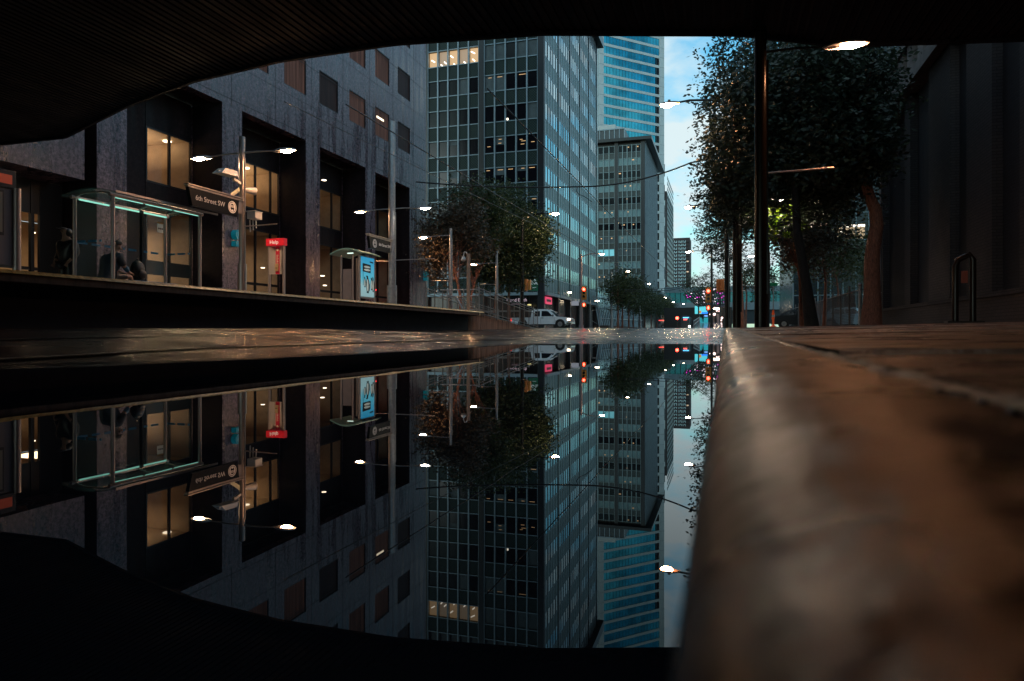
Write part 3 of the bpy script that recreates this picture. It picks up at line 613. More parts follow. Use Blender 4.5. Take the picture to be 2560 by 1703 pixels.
# ---------------------------------------------------------------- station name signs
M_signbk = mat('sign_black', (0.006, 0.007, 0.010), 0.35, spec=.15)
M_signwt = mat('sign_white', (0.80, 0.74, 0.72), 0.5)
def station_sign(label, ypole, y0, zt, icon_first, X=-12.93):
    t = thing('station_sign', label, 'sign', (X, ypole, zt-.5), 'station name signs hung from platform lamp posts')
    L = ypole-y0; z1 = zt-.09; z0 = z1-.47; y1 = ypole-.16 if not icon_first else ypole-.14
    MB().add([(X, y0+.03, z1), (X, y1, z1), (X, y1-.06, z0), (X, y0+.15, z0+.02), (X-.10, y0+.03, z1), (X-.10, y1, z1), (X-.10, y1-.06, z0), (X-.10, y0+.15, z0+.02)],
             [(3, 2, 1, 0), (4, 5, 6, 7), (0, 1, 5, 4), (1, 2, 6, 5), (2, 3, 7, 6), (3, 0, 4, 7)]).build('panel', M_signbk, t)
    mb = MB(); mb.box(X-.09, X+.02, y0, ypole, zt-.09, zt-.055).box(X-.12, X+.04, y0-.03, ypole, zt-.03, zt); mb.box(X-.08, X-.02, y1, ypole, z0+.12, z1)
    mb.build('bracket', M_steel, t)
    ay, az = (0, 1, 0), (0, 0, 1)
    yc = y0+.62 if icon_first else y1-.28; zc = (z0+z1)/2
    if icon_first: yc = y0+.48
    ty = y0+1.30 if icon_first else y0+.80
    text('lettering', '6th Street SW', .185 if not icon_first else .165, (X+.004, ty, zc+.01), ay, az, M_signwt, t, align='CENTER')
    mb = MB(); r = .165; n = 36
    ring = [];
    for k in range(n): a = 2*PI*k/n; ring += [(X+.006, yc+r*math.cos(a), zc+r*math.sin(a)), (X+.006, yc+r*.86*math.cos(a), zc+r*.86*math.sin(a))]
    mb.add(ring, [(2*k, 2*((k+1) % n), 2*((k+1) % n)+1, 2*k+1) for k in range(n)])
    mb.disc((X+.004, yc, zc), r*.76, (1, 0, 0), 30); mb.build('emblem_disc', M_signwt, t)
    mb = MB(); q = X+.009
    mb.box(q-.003, q, yc-.07, yc+.07, zc-.06, zc-.01).box(q-.003, q, yc-.06, yc-.045, zc-.01, zc+.07).box(q-.003, q, yc+.045, yc+.06, zc-.01, zc+.07).box(q-.003, q, yc-.06, yc+.06, zc+.06, zc+.08).box(q-.003, q, yc-.008, yc+.008, zc-.0, zc+.06)
    mb.box(q-.003, q, yc-.03, yc+.03, zc+.08, zc+.095).box(q-.003, q, yc-.055, yc-.03, zc-.09, zc-.06).box(q-.003, q, yc+.03, yc+.055, zc-.09, zc-.06); mb.build('emblem_tram', M_signbk, t)
    return t
station_sign('black 6th Street SW sign whose round tram emblem sits next to its post', 16.22, 14.15, atX(605, -13, 500)[2]+.03, False)
station_sign('black 6th Street SW sign with the tram emblem at its outer end', 25.3, 23.35, atX(975, -13, 603)[2]+.05, True)

# ---------------------------------------------------------------- shelters
M_shglass = mat('tinted_shelter_glass', (0.62, 0.75, 0.74), 0.06, trans=0.0, alpha=.2)
gt = M_shglass.node_tree; gt.nodes['Principled BSDF'].inputs['Alpha'].default_value = 0.05
M_roofg = mat('frosted_roof_glass', (0.07, 0.20, 0.18), 0.25, spec=.3); M_roofg.node_tree.nodes['Principled BSDF'].inputs['Alpha'].default_value = 0.42
M_tube = emis('teal_light_tube', (0.36, 0.95, 0.75), .85)
M_tubew = emis('white_light_tube', (0.75, 1.0, 0.85), 1.6)
M_blue = mat('blue_safety_stripe', (0.02, 0.22, 0.42), 0.4)
M_sil = mat('silver_frame', (0.50, 0.42, 0.40), 0.38, metal=0.75)
def arc_roof(x0, x1, zb, rise, y0, y1, th=.03, n=12):
    mb = MB(); pr = [(x0+(x1-x0)*k/n, zb+rise*math.sin(PI*k/n)) for k in range(n+1)]
    vs = []
    for y in (y0, y1): vs += [(x, y, z) for x, z in pr]+[(x, y, z-th) for x, z in pr]
    m = n+1; fs = []
    for k in range(n): fs += [(k, k+1, 2*m+k+1, 2*m+k), (m+k+1, m+k, 3*m+k, 3*m+k+1), (k, m+k, m+k+1, k+1), (2*m+k, 2*m+k+1, 3*m+k+1, 3*m+k)]
    mb.add(vs, fs); return mb
sh = thing('tram_shelter', 'long glass tram shelter with teal strip lights under a low arched roof', 'shelter', (-14.1, 13.8, ZP))
xf, xr, y0, y1, zt = -13.5, -14.65, 12.45, 15.2, 3.20
for (x, y) in ((xf, y0), (xf, y1), (xr, y0), (xr, y1)): MB().tube([(x, y, ZP), (x, y, zt)], .045, 12).build('post', M_sil, sh)
arc_roof(xf+.15, -15.05, zt+.06, .13, y0-.05, y1+.5).build('roof', M_roofg, sh)
mb = MB()
for x in (xf, xr): mb.tube([(x, y0-.1, zt), (x, y1+.1, zt)], .045, 10)
mb.beam((xf+.16, y0-.06, zt+.06), (xf+.16, y1+.5, zt+.06), .02, .05)
mb.beam((-14.05, y0, zt+.13), (-14.05, y1+.3, zt+.13), .05, .03)
for k in range(4): yq = y0+k*(y1-y0)/3; mb.tube([(xf, yq, zt+.02), (-13.8, yq, zt+.09), (-14.35, yq, zt+.09), (xr, yq, zt+.02)], .02, 6)
mb.build('roof_frame', M_sil, sh)
for x, nseg in ((xf-.05, 3), (xr+.05, 3)):
    for k in range(3):
        a = y0+.08+k*(y1-y0)/3; MB().tube([(x, a, zt-.035), (x, a+(y1-y0)/3-.1, zt-.035)], .022, 8).build('light_tube', M_tube, sh)
MB().box(xr-.01, xr, y0+.05, y1-.05, ZP+.15, zt-.1).build('rear_glass', M_shglass, sh)
MB().box(xr+.05, xf-.3, y0-.006, y0+.006, ZP+.15, zt-.12).build('side_glass', M_shglass, sh)
MB().box(xr+.05, xf-.3, y1-.006, y1+.006, ZP+.15, zt-.12).build('side_glass', M_shglass, sh)
mb = MB()
for (Y, xa, xb) in ((y0, xr+.08, xf-.34), (y1, xr+.08, xf-.34)):
    x = xa
    while x < xb: mb.box(x, min(x+.24, xb), Y-.009, Y+.009, ZP+1.28, ZP+1.33); x += .34
yq = y0+.1
while yq < y1-.2: mb.box(xr-.013, xr+.003, yq, yq+.24, ZP+1.28, ZP+1.33); yq += .36
mb.build('safety_stripe', M_blue, sh)
MB().box(-14.5, -14.1, y0+.5, y1-.15, ZP+.43, ZP+.48).build('bench_seat', M_galv, sh, .01)
mb = MB()
for y in (y0+.7, y1-.4): mb.box(-14.4, -14.2, y-.02, y+.02, ZP, ZP+.43)
mb.build('bench_leg', M_dark, sh)
MB().box(-14.60, -14.52, 14.28, 14.34, ZP, zt).build('mullion', M_dark, sh)
nt_ = thing('notice', 'white safety notice with three small pictures taped inside the shelter', 'notice', (-14.6, 14.1, 2.5)); yn0, yn1 = atX(393, -14.6)[1], atX(408, -14.6)[1]
zn0 = atX(400, -14.6, 582)[2]; zn1 = atX(400, -14.6, 560)[2]
MB().box(-14.605, -14.595, yn0, yn1, zn0, zn1).build('paper', mat('paper_white', (.72, .85, .88), .6), nt_)
MB().box(-14.605, -14.595, yn0, yn1, zn1+.003, zn1+.04).build('header_strip', mat('orange_strip', (.45, .25, .09), .6), nt_)
mb = MB()
for k in range(3): yc = yn0+(yn1-yn0)*(.22+.28*k); mb.disc((-14.590, yc, zn0+(zn1-zn0)*.45), .026, (1, 0, 0), 12)
mb.build('picture', mat('print_ink', (.06, .06, .12), .6), nt_)

s2 = thing('ad_shelter', 'small platform shelter with a glowing blue penguin poster on its side', 'shelter', (-14, 24.5, ZP))
xf, xr, y0, y1, zt = -13.55, -14.35, 23.75, 24.95, 3.05
for (x, y) in ((xf, y0), (xr, y0), (xr, y1), (xf-.28, y0), (xf, y1)): MB().tube([(x, y, ZP), (x, y, zt)], .04, 10).build('post', M_sil, s2)
arc_roof(xf+.2, xr-.42, zt+.06, .20, y0-.15, y1+.2, .05).build('roof', mat('roof_panel', (.30, .50, .40), .4), s2)
MB().tube([(-14.1, y0+.05, zt+.07), (-13.85, y0+.05, zt+.07)], .02, 8).build('light_tube', M_tubew, s2)
MB().box(xr+.08, xf-.34, y0-.012, y0+.012, ZP+.12, 2.50).build('side_panel', mat('grey_board', (.30, .24, .23), .6, noise=.1), s2)
pz0, pz1 = atX(920, xf, 744)[2]+.02, atX(904, xf, 640)[2]-.02
MB().box(xf-.09, xf+.02, y0+.03, y1-.03, pz0-.07, pz1+.05).build('poster_case', M_sil, s2, .01)
pm = mat('backlit_poster', (.0, .0, .0), .3)
t_ = pm.node_tree; ge = t_.nodes.new('ShaderNodeNewGeometry'); sx = t_.nodes.new('ShaderNodeSeparateXYZ'); mr = t_.nodes.new('ShaderNodeMapRange'); mr.inputs['From Min'].default_value = pz0; mr.inputs['From Max'].default_value = pz1
cr_ = t_.nodes.new('ShaderNodeValToRGB'); cr_.color_ramp.elements[0].color = (.28, .46, .48, 1); cr_.color_ramp.elements[1].color = (.02, .33, .60, 1)
e = cr_.color_ramp.elements.new(.30); e.color = (.30, .52, .56, 1); e = cr_.color_ramp.elements.new(.45); e.color = (.10, .50, .64, 1)
t_.links.new(ge.outputs['Position'], sx.inputs[0]); t_.links.new(sx.outputs['Z'], mr.inputs[0]); t_.links.new(mr.outputs[0], cr_.inputs[0])
pb = t_.nodes['Principled BSDF']; t_.links.new(cr_.outputs[0], pb.inputs['Emission Color']); pb.inputs['Emission Strength'].default_value = .8
po = MB().box(xf+.02, xf+.026, y0+.07, y1-.07, pz0, pz1).build('poster', pm, s2)
XP = xf+.03; ink = mat('poster_ink', (.010, .012, .018), .5); wt_ = mat('poster_white', (.4, .45, .42), .5, emit=(.5, .56, .5), es=.45); H = pz1-pz0; Wp = y1-y0-.14
def pq(a, b): return (XP, y0+.07+a*Wp, pz0+b*H)
mb = MB(); mb.add([pq(.12, .63), pq(.72, .61), pq(.72, .82), pq(.12, .84)], [(0, 1, 2, 3)]); mb.add([pq(.14, .28), pq(.17, .28), pq(.17, .64), pq(.14, .64)], [(0, 1, 2, 3)]); mb.add([pq(.66, .88), pq(.92, .87), pq(.92, .905), pq(.66, .915)], [(0, 1, 2, 3)])
def penguin(a, b, h, w, mbk, mwt):
    bk = [(-.5, .05), (-.6, .35), (-.62, .6), (-.45, .8), (-.5, .9), (-.75, .97), (-.4, 1.0), (0, .97), (.1, .85), (.35, .7), (.62, .45), (.6, .2), (.45, .05)]
    mbk.add([(XP+.001, y0+.07+(a+q[0]*w)*Wp, pz0+(b+q[1]*h)*H) for q in bk], [tuple(range(len(bk)))])
    wh = [(-.38, .07), (-.45, .4), (-.42, .62), (-.3, .76), (-.05, .78), (.05, .6), (.15, .35), (.12, .08)]
    mwt.add([(XP+.004, y0+.07+(a+q[0]*w)*Wp, pz0+(b+q[1]*h)*H) for q in wh], [tuple(range(len(wh)))])
    mbk.add([(XP+.003, y0+.07+(a+q[0]*w)*Wp, pz0+(b+q[1]*h)*H) for q in ((-.5, -.05), (.3, -.06), (.2, .04), (-.4, .04))], [(0, 1, 2, 3)])
mw = MB()
for a, b, h, w in ((.30, .25, .25, .13), (.52, .12, .42, .22), (.82, .20, .30, .16), (.93, .16, .36, .14)): penguin(a, b, h, w, mb, mw)
for zc in (.755, .68): mw.add([(XP+.003, y0+.07+(.45+.24*math.cos(q*PI/8))*Wp, pz0+(zc+.028*math.sin(q*PI/8))*H) for q in range(16)], [tuple(range(16))])
mb.build('poster_print', ink, s2); mw.build('poster_figure', wt_, s2)

# ---------------------------------------------------------------- help point, map kiosk, bins
hp = thing('help_point', 'steel help kiosk with red header reading Help', 'help point', (-14.0, 18.6, ZP))
ca, cb = atX(670, -14.28), atX(713, -13.72); yk = 18.7; x0, x1 = -14.30, -13.74
xa = atY(670, yk)[0]; xb = atY(713, yk)[0]; zt = atY(690, yk, 597)[2]; zh = atY(690, yk, 615)[2]
for x in (xa+.05, xb-.05): MB().tube([(x, yk, ZP), (x, yk, zt-.02)], .045, 12).build('post', M_sil, hp)
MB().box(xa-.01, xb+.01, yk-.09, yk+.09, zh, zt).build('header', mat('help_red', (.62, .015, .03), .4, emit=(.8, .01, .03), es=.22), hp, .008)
text('lettering', 'Help', .17, ((xa+xb)/2-.03, yk-.093, (zh+zt)/2-.01), (1, 0, 0), (0, 0, 1), mat('help_white', (.8, .8, .75), .5, emit=(1, .9, .8), es=.35), hp)
zb = atY(690, yk, 686)[2]
MB().add([(xa+.09, yk-.05, zb), (xb-.09, yk-.05, zb), (xb-.20, yk+.06, zb), (xa+.19, yk+.06, zb), (xa+.09, yk-.05, zh-.01), (xb-.09, yk-.05, zh-.01), (xb-.20, yk+.06, zh-.01), (xa+.19, yk+.06, zh-.01)], [(2, 3, 7, 6), (3, 0, 4, 7), (1, 2, 6, 5), (0, 3, 2, 1)]).build('cabinet', mat('kiosk_grey', (.42, .40, .38), .45), hp)
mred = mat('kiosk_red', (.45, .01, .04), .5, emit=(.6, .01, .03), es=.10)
MB().box((xa+xb)/2-.065, (xa+xb)/2+.075, yk+.045, yk+.055, zb, zh-.02).build('instruction_panel', mred, hp)
mb = MB(); xc = (xa+xb)/2+.005
for k in range(8): mb.box(xc-.04, xc+.035-.012*(k % 3), yk+.040, yk+.045, zh-.30-.035*k, zh-.285-.035*k)
mb.disc((xc, yk+.040, zh-.12), .045, (0, -1, 0), 16); mb.disc((xc+.005, yk+.040, zb+.42), .02, (0, -1, 0), 12); mb.build('printed_text', mat('print_pale', (.75, .6, .5), .5), hp)
MB().box(xc-.07, xc+.045, yk+.00, yk+.044, zb+.10, zb+.34).build('call_box', mat('brass_box', (.62, .45, .25), .35, metal=.4), hp, .006)
MB().box(xc-.05, xc+.02, yk-.004, yk, zb+.19, zb+.21).build('call_slot', M_black, hp)

kp = thing('map_kiosk', 'grey framed map board with a red header at the platform edge of view', 'map board', (-14, 10.5, ZP))
X = -14.0; ya = 9.2; yb = atX(52, X)[1]; yp = atX(42, X)[1]
MB().tube([(X, yp, ZP), (X, yp, atX(42, X, 472)[2])], .075, 14).build('post', M_sil, kp)
MB().box(X-.12, X-.02, ya, yp-.02, ZP+.55, atX(20, X, 472)[2]).build('panel', mat('kiosk_panel', (.16, .14, .16), .4), kp)
MB().box(X-.019, X-.012, ya, atX(11, X)[1], atX(5, X, 588)[2], atX(5, X, 474)[2]).build('map_frame', M_black, kp)
MB().box(X-.014, X-.008, ya, atX(7, X)[1], atX(5, X, 580)[2], atX(5, X, 480)[2]).build('map', mat('map_sheet', (.22, .22, .19), .4), kp)
zt2 = atX(28, X, 439)[2]; zb2 = atX(28, X, 462)[2]
MB().box(X-.16, X+.02, ya, atX(38, X)[1], zb2-.08, zt2+.10).build('header', M_black, kp, .005)
MB().box(X+.021, X+.027, ya, atX(28, X)[1], zb2, zt2).build('header_sign', mat('orange_red', (.45, .05, .02), .5, emit=(.8, .12, .05), es=.16), kp)
bn = thing('litter_bin', 'small steel litter bin by the lamp post behind the shelter', 'litter bin', (-15, 17, ZP)); bx, by = atX(541, -15)[0], atX(541, -15)[1]
MB().tube([(bx, by, ZP), (bx, by, ZP+.5)], .05, 10).build('stand', M_sil, bn); MB().box(bx-.13, bx+.13, by-.1, by+.1, ZP+.42, ZP+.56).build('lid', M_black, bn, .01)
# round teal wall signs on two piers
for k, (u, X, v, lab) in enumerate(((589, -19.99, 603, 'round teal sign on the second granite pier'), (1062, -19.99, 697, 'round teal sign on the end pier of the granite building'))):
    x, y, z = atX(u, X, v-10); t = thing('wall_sign', lab, 'sign', (x, y, z), 'round teal signs on the granite piers')
    y -= .1
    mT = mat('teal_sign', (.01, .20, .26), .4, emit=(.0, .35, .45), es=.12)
    MB().disc((x+.01, y, z+.08), .21, (1, 0, 0), 24, .25).build('round_plate', mT, t)
    MB().box(x+.01, x+.26, y-.18, y+.18, z-.42, z-.20).build('lower_plate', mT, t)
    mb = MB(); mb.disc((x+.265, y-.02, z+.10), .10, (1, 0, 0), 14); mb.box(x+.262, x+.268, y-.12, y+.12, z-.35, z-.27); mb.build('print', mat('teal_light', (.1, .4, .45), .4), t)
cp = thing('dome_camera_pole', 'thin tan pole at the platform tip with a white dome camera', 'camera pole', (-9.75, 25.3, ZP))
x, y = -9.75, 25.0; zt = atD(1171, 27, 637)[2]
xx, yy_, _ = atY(1171, y); x = xx
MB().tube([(x, y, ZP), (x, y, zt)], .07, 12).build('pole', mat('tan_pole', (.42, .30, .24), .4, metal=.3), cp)
MB().tube([(x-.03, y, zt-.1), (x-.08, y, zt+.06), (x-.16, y, zt+.08), (x-.2, y, zt-.04), (x-.2, y, zt-.12)], .022, 8).build('gooseneck', M_offw, cp)
MB().tube([(x-.2, y, zt-.10), (x-.2, y, zt-.22)], [.05, .11], 14).ell((x-.2, y, zt-.24), (.11, .11, .05), 14, 4, -PI/2, 0).build('dome', M_offw, cp)

# ---------------------------------------------------------------- people
def skin_person(name, label, joints, edges, radii, m, root, loc, sub=2):
    me = bpy.data.meshes.new(name); me.from_pydata([tuple(np.array(j)) for j in joints], edges, []); me.materials.append(m)
    o = bpy.data.objects.new(name, me); C.objects.link(o); o.location = loc
    sk_ = o.modifiers.new('skin', 'SKIN'); 
    for i, r in enumerate(radii):
        r = r if isinstance(r, tuple) else (r, r)
        me.skin_vertices[0].data[i].radius = r
    me.skin_vertices[0].data[root].use_root = True
    sk_.use_smooth_shade = True
    s = o.modifiers.new('sub', 'SUBSURF'); s.levels = s.render_levels = sub
    props(o, label, 'person'); ORG[o.name] = tuple(loc); return o
M_skin = mat('skin', (.30, .17, .12), .5); M_jack = mat('dark_navy_jacket', (.012, .022, .035), .7, noise=.3, nscale=9); M_blues = mat('blue_shirt', (.015, .10, .20), .7); M_hair = mat('grey_hair', (.10, .08, .07), .8)
# seated man in side view, facing +Y, local frame: f = +Y (forward), r = X
px, py = -14.28, 13.05; pz = ZP+.48
J = [(0, 0, .10), (0, .02, .30), (0, .10, .50), (0, .17, .60), (0, .22, .68), (0, .26, .78), (0, .28, .87),        # 0 pelvis 1 waist 2 chest 3 collar 4 neck 5 head 6 crown
     (.10, .10, .04), (.15, .50, .08), (.16, .52, -.20), (.16, .50, -.42), (.16, .64, -.45),                       # 7-11 near leg
     (-.10, .10, .04), (-.12, .48, .07), (-.13, .62, -.20), (-.14, .72, -.41), (-.14, .86, -.45),                    # 12-16 far leg
     (.19, .14, .54), (.24, .22, .30), (.18, .42, .19), (.14, .50, .17),                                            # 17-20 near arm
     (-.19, .14, .54), (-.22, .26, .32), (-.12, .44, .20), (-.06, .52, .18)]                                         # 21-24 far arm
E = [(0, 1), (1, 2), (2, 3), (3, 4), (4, 5), (5, 6), (0, 7), (7, 8), (8, 9), (9, 10), (10, 11), (0, 12), (12, 13), (13, 14), (14, 15), (15, 16), (2, 17), (17, 18), (18, 19), (19, 20), (2, 21), (21, 22), (22, 23), (23, 24)]
R = [(.17, .15), (.17, .15), (.19, .15), (.12, .10), .058, (.085, .10), (.06, .07), .10, .07, .052, .038, .035, .10, .07, .052, .038, .035, .075, .055, .036, .026, .075, .055, .036, .026]
for s, b0 in ((.14, 20), (-.06, 24)):
    for k in range(5):
        n0 = len(J); L = (.055, .075, .08, .075, .06)[k]; oy = -.035+.018*k
        if k == 0: J += [(s-.03, .53, .17), (s-.05, .56, .145)]
        else: J += [(s+oy, .55, .165), (s+oy, .55+L*.5, .155-L*.6)]
        E += [(b0, n0), (n0, n0+1)]; R += [.010, .008]
man = skin_person('person', 'seated bald man in dark jacket leaning forward, hands on knee, inside the shelter', J, E, R, M_skin, 0, (px, py, pz))
def shell(name, joints, edges, radii, m, parent, sub=2):
    me = bpy.data.meshes.new(name); me.from_pydata(joints, edges, []); me.materials.append(m)
    o = bpy.data.objects.new(name, me); C.objects.link(o); o.parent = parent
    k = o.modifiers.new('skin', 'SKIN'); k.use_smooth_shade = True
    for i, r in enumerate(radii): me.skin_vertices[0].data[i].radius = r if isinstance(r, tuple) else (r, r)
    me.skin_vertices[0].data[0].use_root = True
    s = o.modifiers.new('sub', 'SUBSURF'); s.levels = s.render_levels = sub; ORG[o.name] = ORG[parent.name]; return o
shell('jacket', [(0, -.02, .02), (0, .02, .28), (0, .08, .50), (0, .15, .60), (.20, .13, .54), (.26, .21, .30), (-.20, .13, .54), (-.24, .25, .32), (0, -.10, -.16)],
      [(0, 1), (1, 2), (2, 3), (2, 4), (4, 5), (2, 6), (6, 7), (0, 8)], [(.22, .20), (.24, .21), (.24, .19), (.10, .09), .105, .085, .105, .085, (.2, .13)], M_jack, man)
shell('sleeve', [(.255, .22, .30), (.19, .40, .20)], [(0, 1)], [.08, .052], M_blues, man); shell('sleeve', [(-.235, .26, .32), (-.13, .42, .21)], [(0, 1)], [.08, .052], M_blues, man)
shell('shorts', [(0, .0, .06), (.11, .16, .05), (.15, .40, .08), (-.11, .16, .05), (-.12, .38, .07)], [(0, 1), (1, 2), (0, 3), (3, 4)], [(.17, .13), .115, .09, .115, .09], M_black, man)
for (a, b) in (((.16, .47, -.42), (.16, .68, -.455)), ((-.14, .69, -.42), (-.14, .90, -.455))): shell('shoe', [a, b], [(0, 1)], [.055, .045], M_signwt if a[0] < 0 else M_black, man)
MB().ell((px, py+.27, pz+.86), (.095, .115, .10), 14, 6, 0, PI/2).build('hair', M_hair, man)
mb = MB(); mb.ell((px, py+.385, pz+.76), (.018, .025, .025), 8, 5); mb.build('nose', M_skin, man)
for s_ in (.09, -.09): MB().ell((px+s_, py+.24, pz+.77), (.015, .025, .035), 8, 5).build('ear', M_skin, man)
mb = MB(); mb.ell((px+.035, py+.362, pz+.80), (.012, .008, .008), 8, 5); mb.ell((px-.035, py+.362, pz+.80), (.012, .008, .008), 8, 5); mb.build('eyes', M_black, man)
bp_ = thing('backpack', 'black rounded backpack on the bench beside the seated man', 'bag', (-14.3, 13.95, ZP+.48))
MB().ell((-14.3, 13.92, ZP+.74), (.17, .19, .27), 16, 10).ell((-14.14, 13.92, ZP+.64), (.07, .13, .13), 12, 8).build('bag_body', M_black, bp_); MB().tube([(-14.3, 13.86, ZP+1.0), (-14.3, 13.92, ZP+1.06), (-14.3, 13.98, ZP+1.0)], .012, 6).build('handle', M_dark, bp_)
# standing hooded person, facing -Y (left in the picture)
sx0, sy0, sz0 = -15.6, 13.05, ZP
J = [(0, 0, .95), (0, 0, 1.15), (0, -.01, 1.38), (0, -.02, 1.50), (0, -.05, 1.58), (0, -.06, 1.68), (0, -.05, 1.77),
     (.10, 0, .88), (.12, -.03, .50), (.12, .03, .09), (.12, -.13, .04), (-.10, 0, .88), (-.12, -.02, .50), (-.12, .05, .09), (-.12, -.10, .04),
     (.21, .01, 1.40), (.27, .03, 1.12), (.24, -.12, .95), (.21, -.18, .88), (-.21, .01, 1.40), (-.27, .03, 1.12), (-.24, -.12, .95), (-.21, -.18, .88)]
E = [(0, 1), (1, 2), (2, 3), (3, 4), (4, 5), (5, 6), (0, 7), (7, 8), (8, 9), (9, 10), (0, 11), (11, 12), (12, 13), (13, 14), (2, 15), (15, 16), (16, 17), (17, 18), (2, 19), (19, 20), (20, 21), (21, 22)]
R = [(.16, .12), (.16, .12), (.19, .13), (.10, .09), .06, (.085, .10), (.06, .07), .09, .065, .045, .04, .09, .065, .045, .04, .07, .05, .04, .03, .07, .05, .04, .03]
for s, b0 in ((.21, 18), (-.21, 22)):
    for k in range(5):
        n0 = len(J); oy = -.03+.015*k
        J += [(s+oy*.4, -.20+oy, .84), (s+oy*.4, -.22+oy, .80-.01*k)]; E += [(b0, n0), (n0, n0+1)]; R += [.010, .008]
wo_ = skin_person('person', 'standing person in dark hooded coat and cap beside the shelter', J, E, R, M_skin, 0, (sx0, sy0, sz0))
shell('coat', [(0, .01, .86), (0, 0, 1.12), (0, 0, 1.38), (0, -.01, 1.50), (.22, .01, 1.40), (.28, .03, 1.12), (.25, -.11, .96), (-.22, .01, 1.40), (-.28, .03, 1.12), (-.25, -.11, .96)],
      [(0, 1), (1, 2), (2, 3), (2, 4), (4, 5), (5, 6), (2, 7), (7, 8), (8, 9)], [(.24, .20), (.22, .18), (.24, .18), (.12, .12), .095, .08, .06, .095, .08, .06], M_black, wo_)
shell('hood', [(0, .03, 1.52), (0, .01, 1.66), (0, -.02, 1.76)], [(0, 1), (1, 2)], [(.13, .12), (.13, .13), (.09, .10)], M_black, wo_)
shell('trousers', [(0, 0, .92), (.10, 0, .85), (.12, -.03, .50), (.12, .03, .10), (-.10, 0, .85), (-.12, -.02, .50), (-.12, .05, .10)], [(0, 1), (1, 2), (2, 3), (0, 4), (4, 5), (5, 6)], [(.18, .13), .115, .09, .075, .115, .09, .075], M_black, wo_)
MB().ell((sx0, sy0-.15, sz0+1.74), (.08, .12, .02), 12, 5).build('cap_peak', M_black, wo_)
MB().ell((sx0, sy0-.165, sz0+1.67), (.016, .02, .025), 8, 5).build('nose', M_skin, wo_)
# ---------------------------------------------------------------- office slabs with glass walls
M_mull = mat('pale_mullion', (0.25, 0.33, 0.38), 0.45, metal=0.2, noise=.12, nscale=.5)
M_span = spandrel('green_diamond_spandrel', (0.004, 0.010, 0.010), (0.028, 0.056, 0.050))
M_pier = mat('black_granite_pier', (0.010, 0.012, 0.016), 0.35)
M_blind = mat('window_blind', (0.07, 0.092, 0.10), 0.6, noise=.25, nscale=1.5)
M_blindl = mat('window_blind_light', (0.17, 0.29, 0.31), 0.55, noise=.15, nscale=1.0)
M_winB = mat('dark_office_glass', (0.006, 0.006, 0.009), 0.15, spec=.18)
M_mirror = mat('sky_mirror_glass', (0.30, 0.48, 0.54), 0.07, metal=0.85, noise=.75, nscale=.55)
M_mirror2 = mat('dull_mirror_glass', (0.17, 0.24, 0.26), 0.12, metal=0.7, noise=.3, nscale=.5)
def island_glass(name, cols, rough, metal):
    m = mat(name, cols[0], rough, metal=metal); t = m.node_tree; ge = t.nodes.new('ShaderNodeNewGeometry'); r = t.nodes.new('ShaderNodeValToRGB'); r.color_ramp.interpolation = 'CONSTANT'
    r.color_ramp.elements[0].color = (*cols[0], 1); r.color_ramp.elements[1].position = .999; r.color_ramp.elements[1].color = (*cols[-1], 1)
    for k, c in enumerate(cols[1:], 1): e = r.color_ramp.elements.new(k/len(cols)); e.color = (*c, 1)
    t.links.new(ge.outputs['Random Per Island'], r.inputs[0]); t.links.new(r.outputs[0], t.nodes['Principled BSDF'].inputs['Base Color']); return m
M_paneB = island_glass('street_glass', [(.10, .18, .20), (.34, .55, .60), (.20, .33, .37), (.50, .68, .72), (.05, .09, .10), (.28, .46, .50)], .06, .8)
M_officewall = emis('lit_office_wall', (0.85, 0.55, 0.28), .8)
M_office2 = emis('lit_office_wall_dim', (0.75, 0.55, 0.36), .5)
M_fluo = emis('office_tube', (1.0, .9, .75), 3.0)
M_ember = emis('dim_office_light', (1.0, .62, .30), .9)
M_band = mat('pale_concrete_band', (.48, .46, .45), .6, noise=.1)
M_blackst = mat('black_stone', (.012, .012, .014), .25)
YB = 77.3; XC = -20.0
def FA(Y): return lambda s, n, z: (s, Y-n, z)           # face looking back down the street; s = X
def FBx(X): return lambda s, n, z: (X+n, s, z)          # face looking across the street; s = Y
o2 = thing('green_office_tower', 'green panelled glass office block on the far corner with one lit floor', 'building', (XC, YB, .5))
F1, F2 = FA(YB), FBx(XC)
ZTOP2 = 47.0; tops = [4.89+3.67*k for k in range(1, 12)]   # window tops
MB().box(-46, XC-.35, YB+.35, 112, .4, ZTOP2).build('core', M_blackst, o2)
pA = [(-20.75, -19.99), (-28.02, -27.37), (-35.3, -34.65)]
mb = MB()
for a, b in pA: mb.fbox(F1, a, b, -.4, .25, .4, ZTOP2)
pBy = [84.3+6.72*k for k in range(5)]
for y in pBy: mb.fbox(F2, y-.30, y+.30, -.3, .10, .4, ZTOP2)
mb.fbox(F2, YB+.0, YB+.25, -.3, .02, .4, ZTOP2)
mb.build('pier', M_pier, o2)
baysA = [-27.37+1.324*k for k in range(6)]; baysA2 = [-34.65+1.326*k for k in range(6)]; baysA3 = [-41.9+1.32*k for k in range(6)]
mu = MB(); sp = MB()
for bl in (baysA, baysA2, baysA3):
    for q in bl: mu.fbox(F1, q-.075, q+.075, -.1, .20, 4.78, ZTOP2)
    for zt in tops:
        mu.fbox(F1, bl[0], bl[-1], -.1, .10, zt-.03, zt+.06); mu.fbox(F1, bl[0], bl[-1], -.1, .12, zt-1.98, zt-1.88)
        sp.fbox(F1, bl[0], bl[-1], -.25, .03, zt-3.67, zt-1.98)
    mu.fbox(F1, bl[0], bl[-1], -.2, .30, 4.42, 4.78)
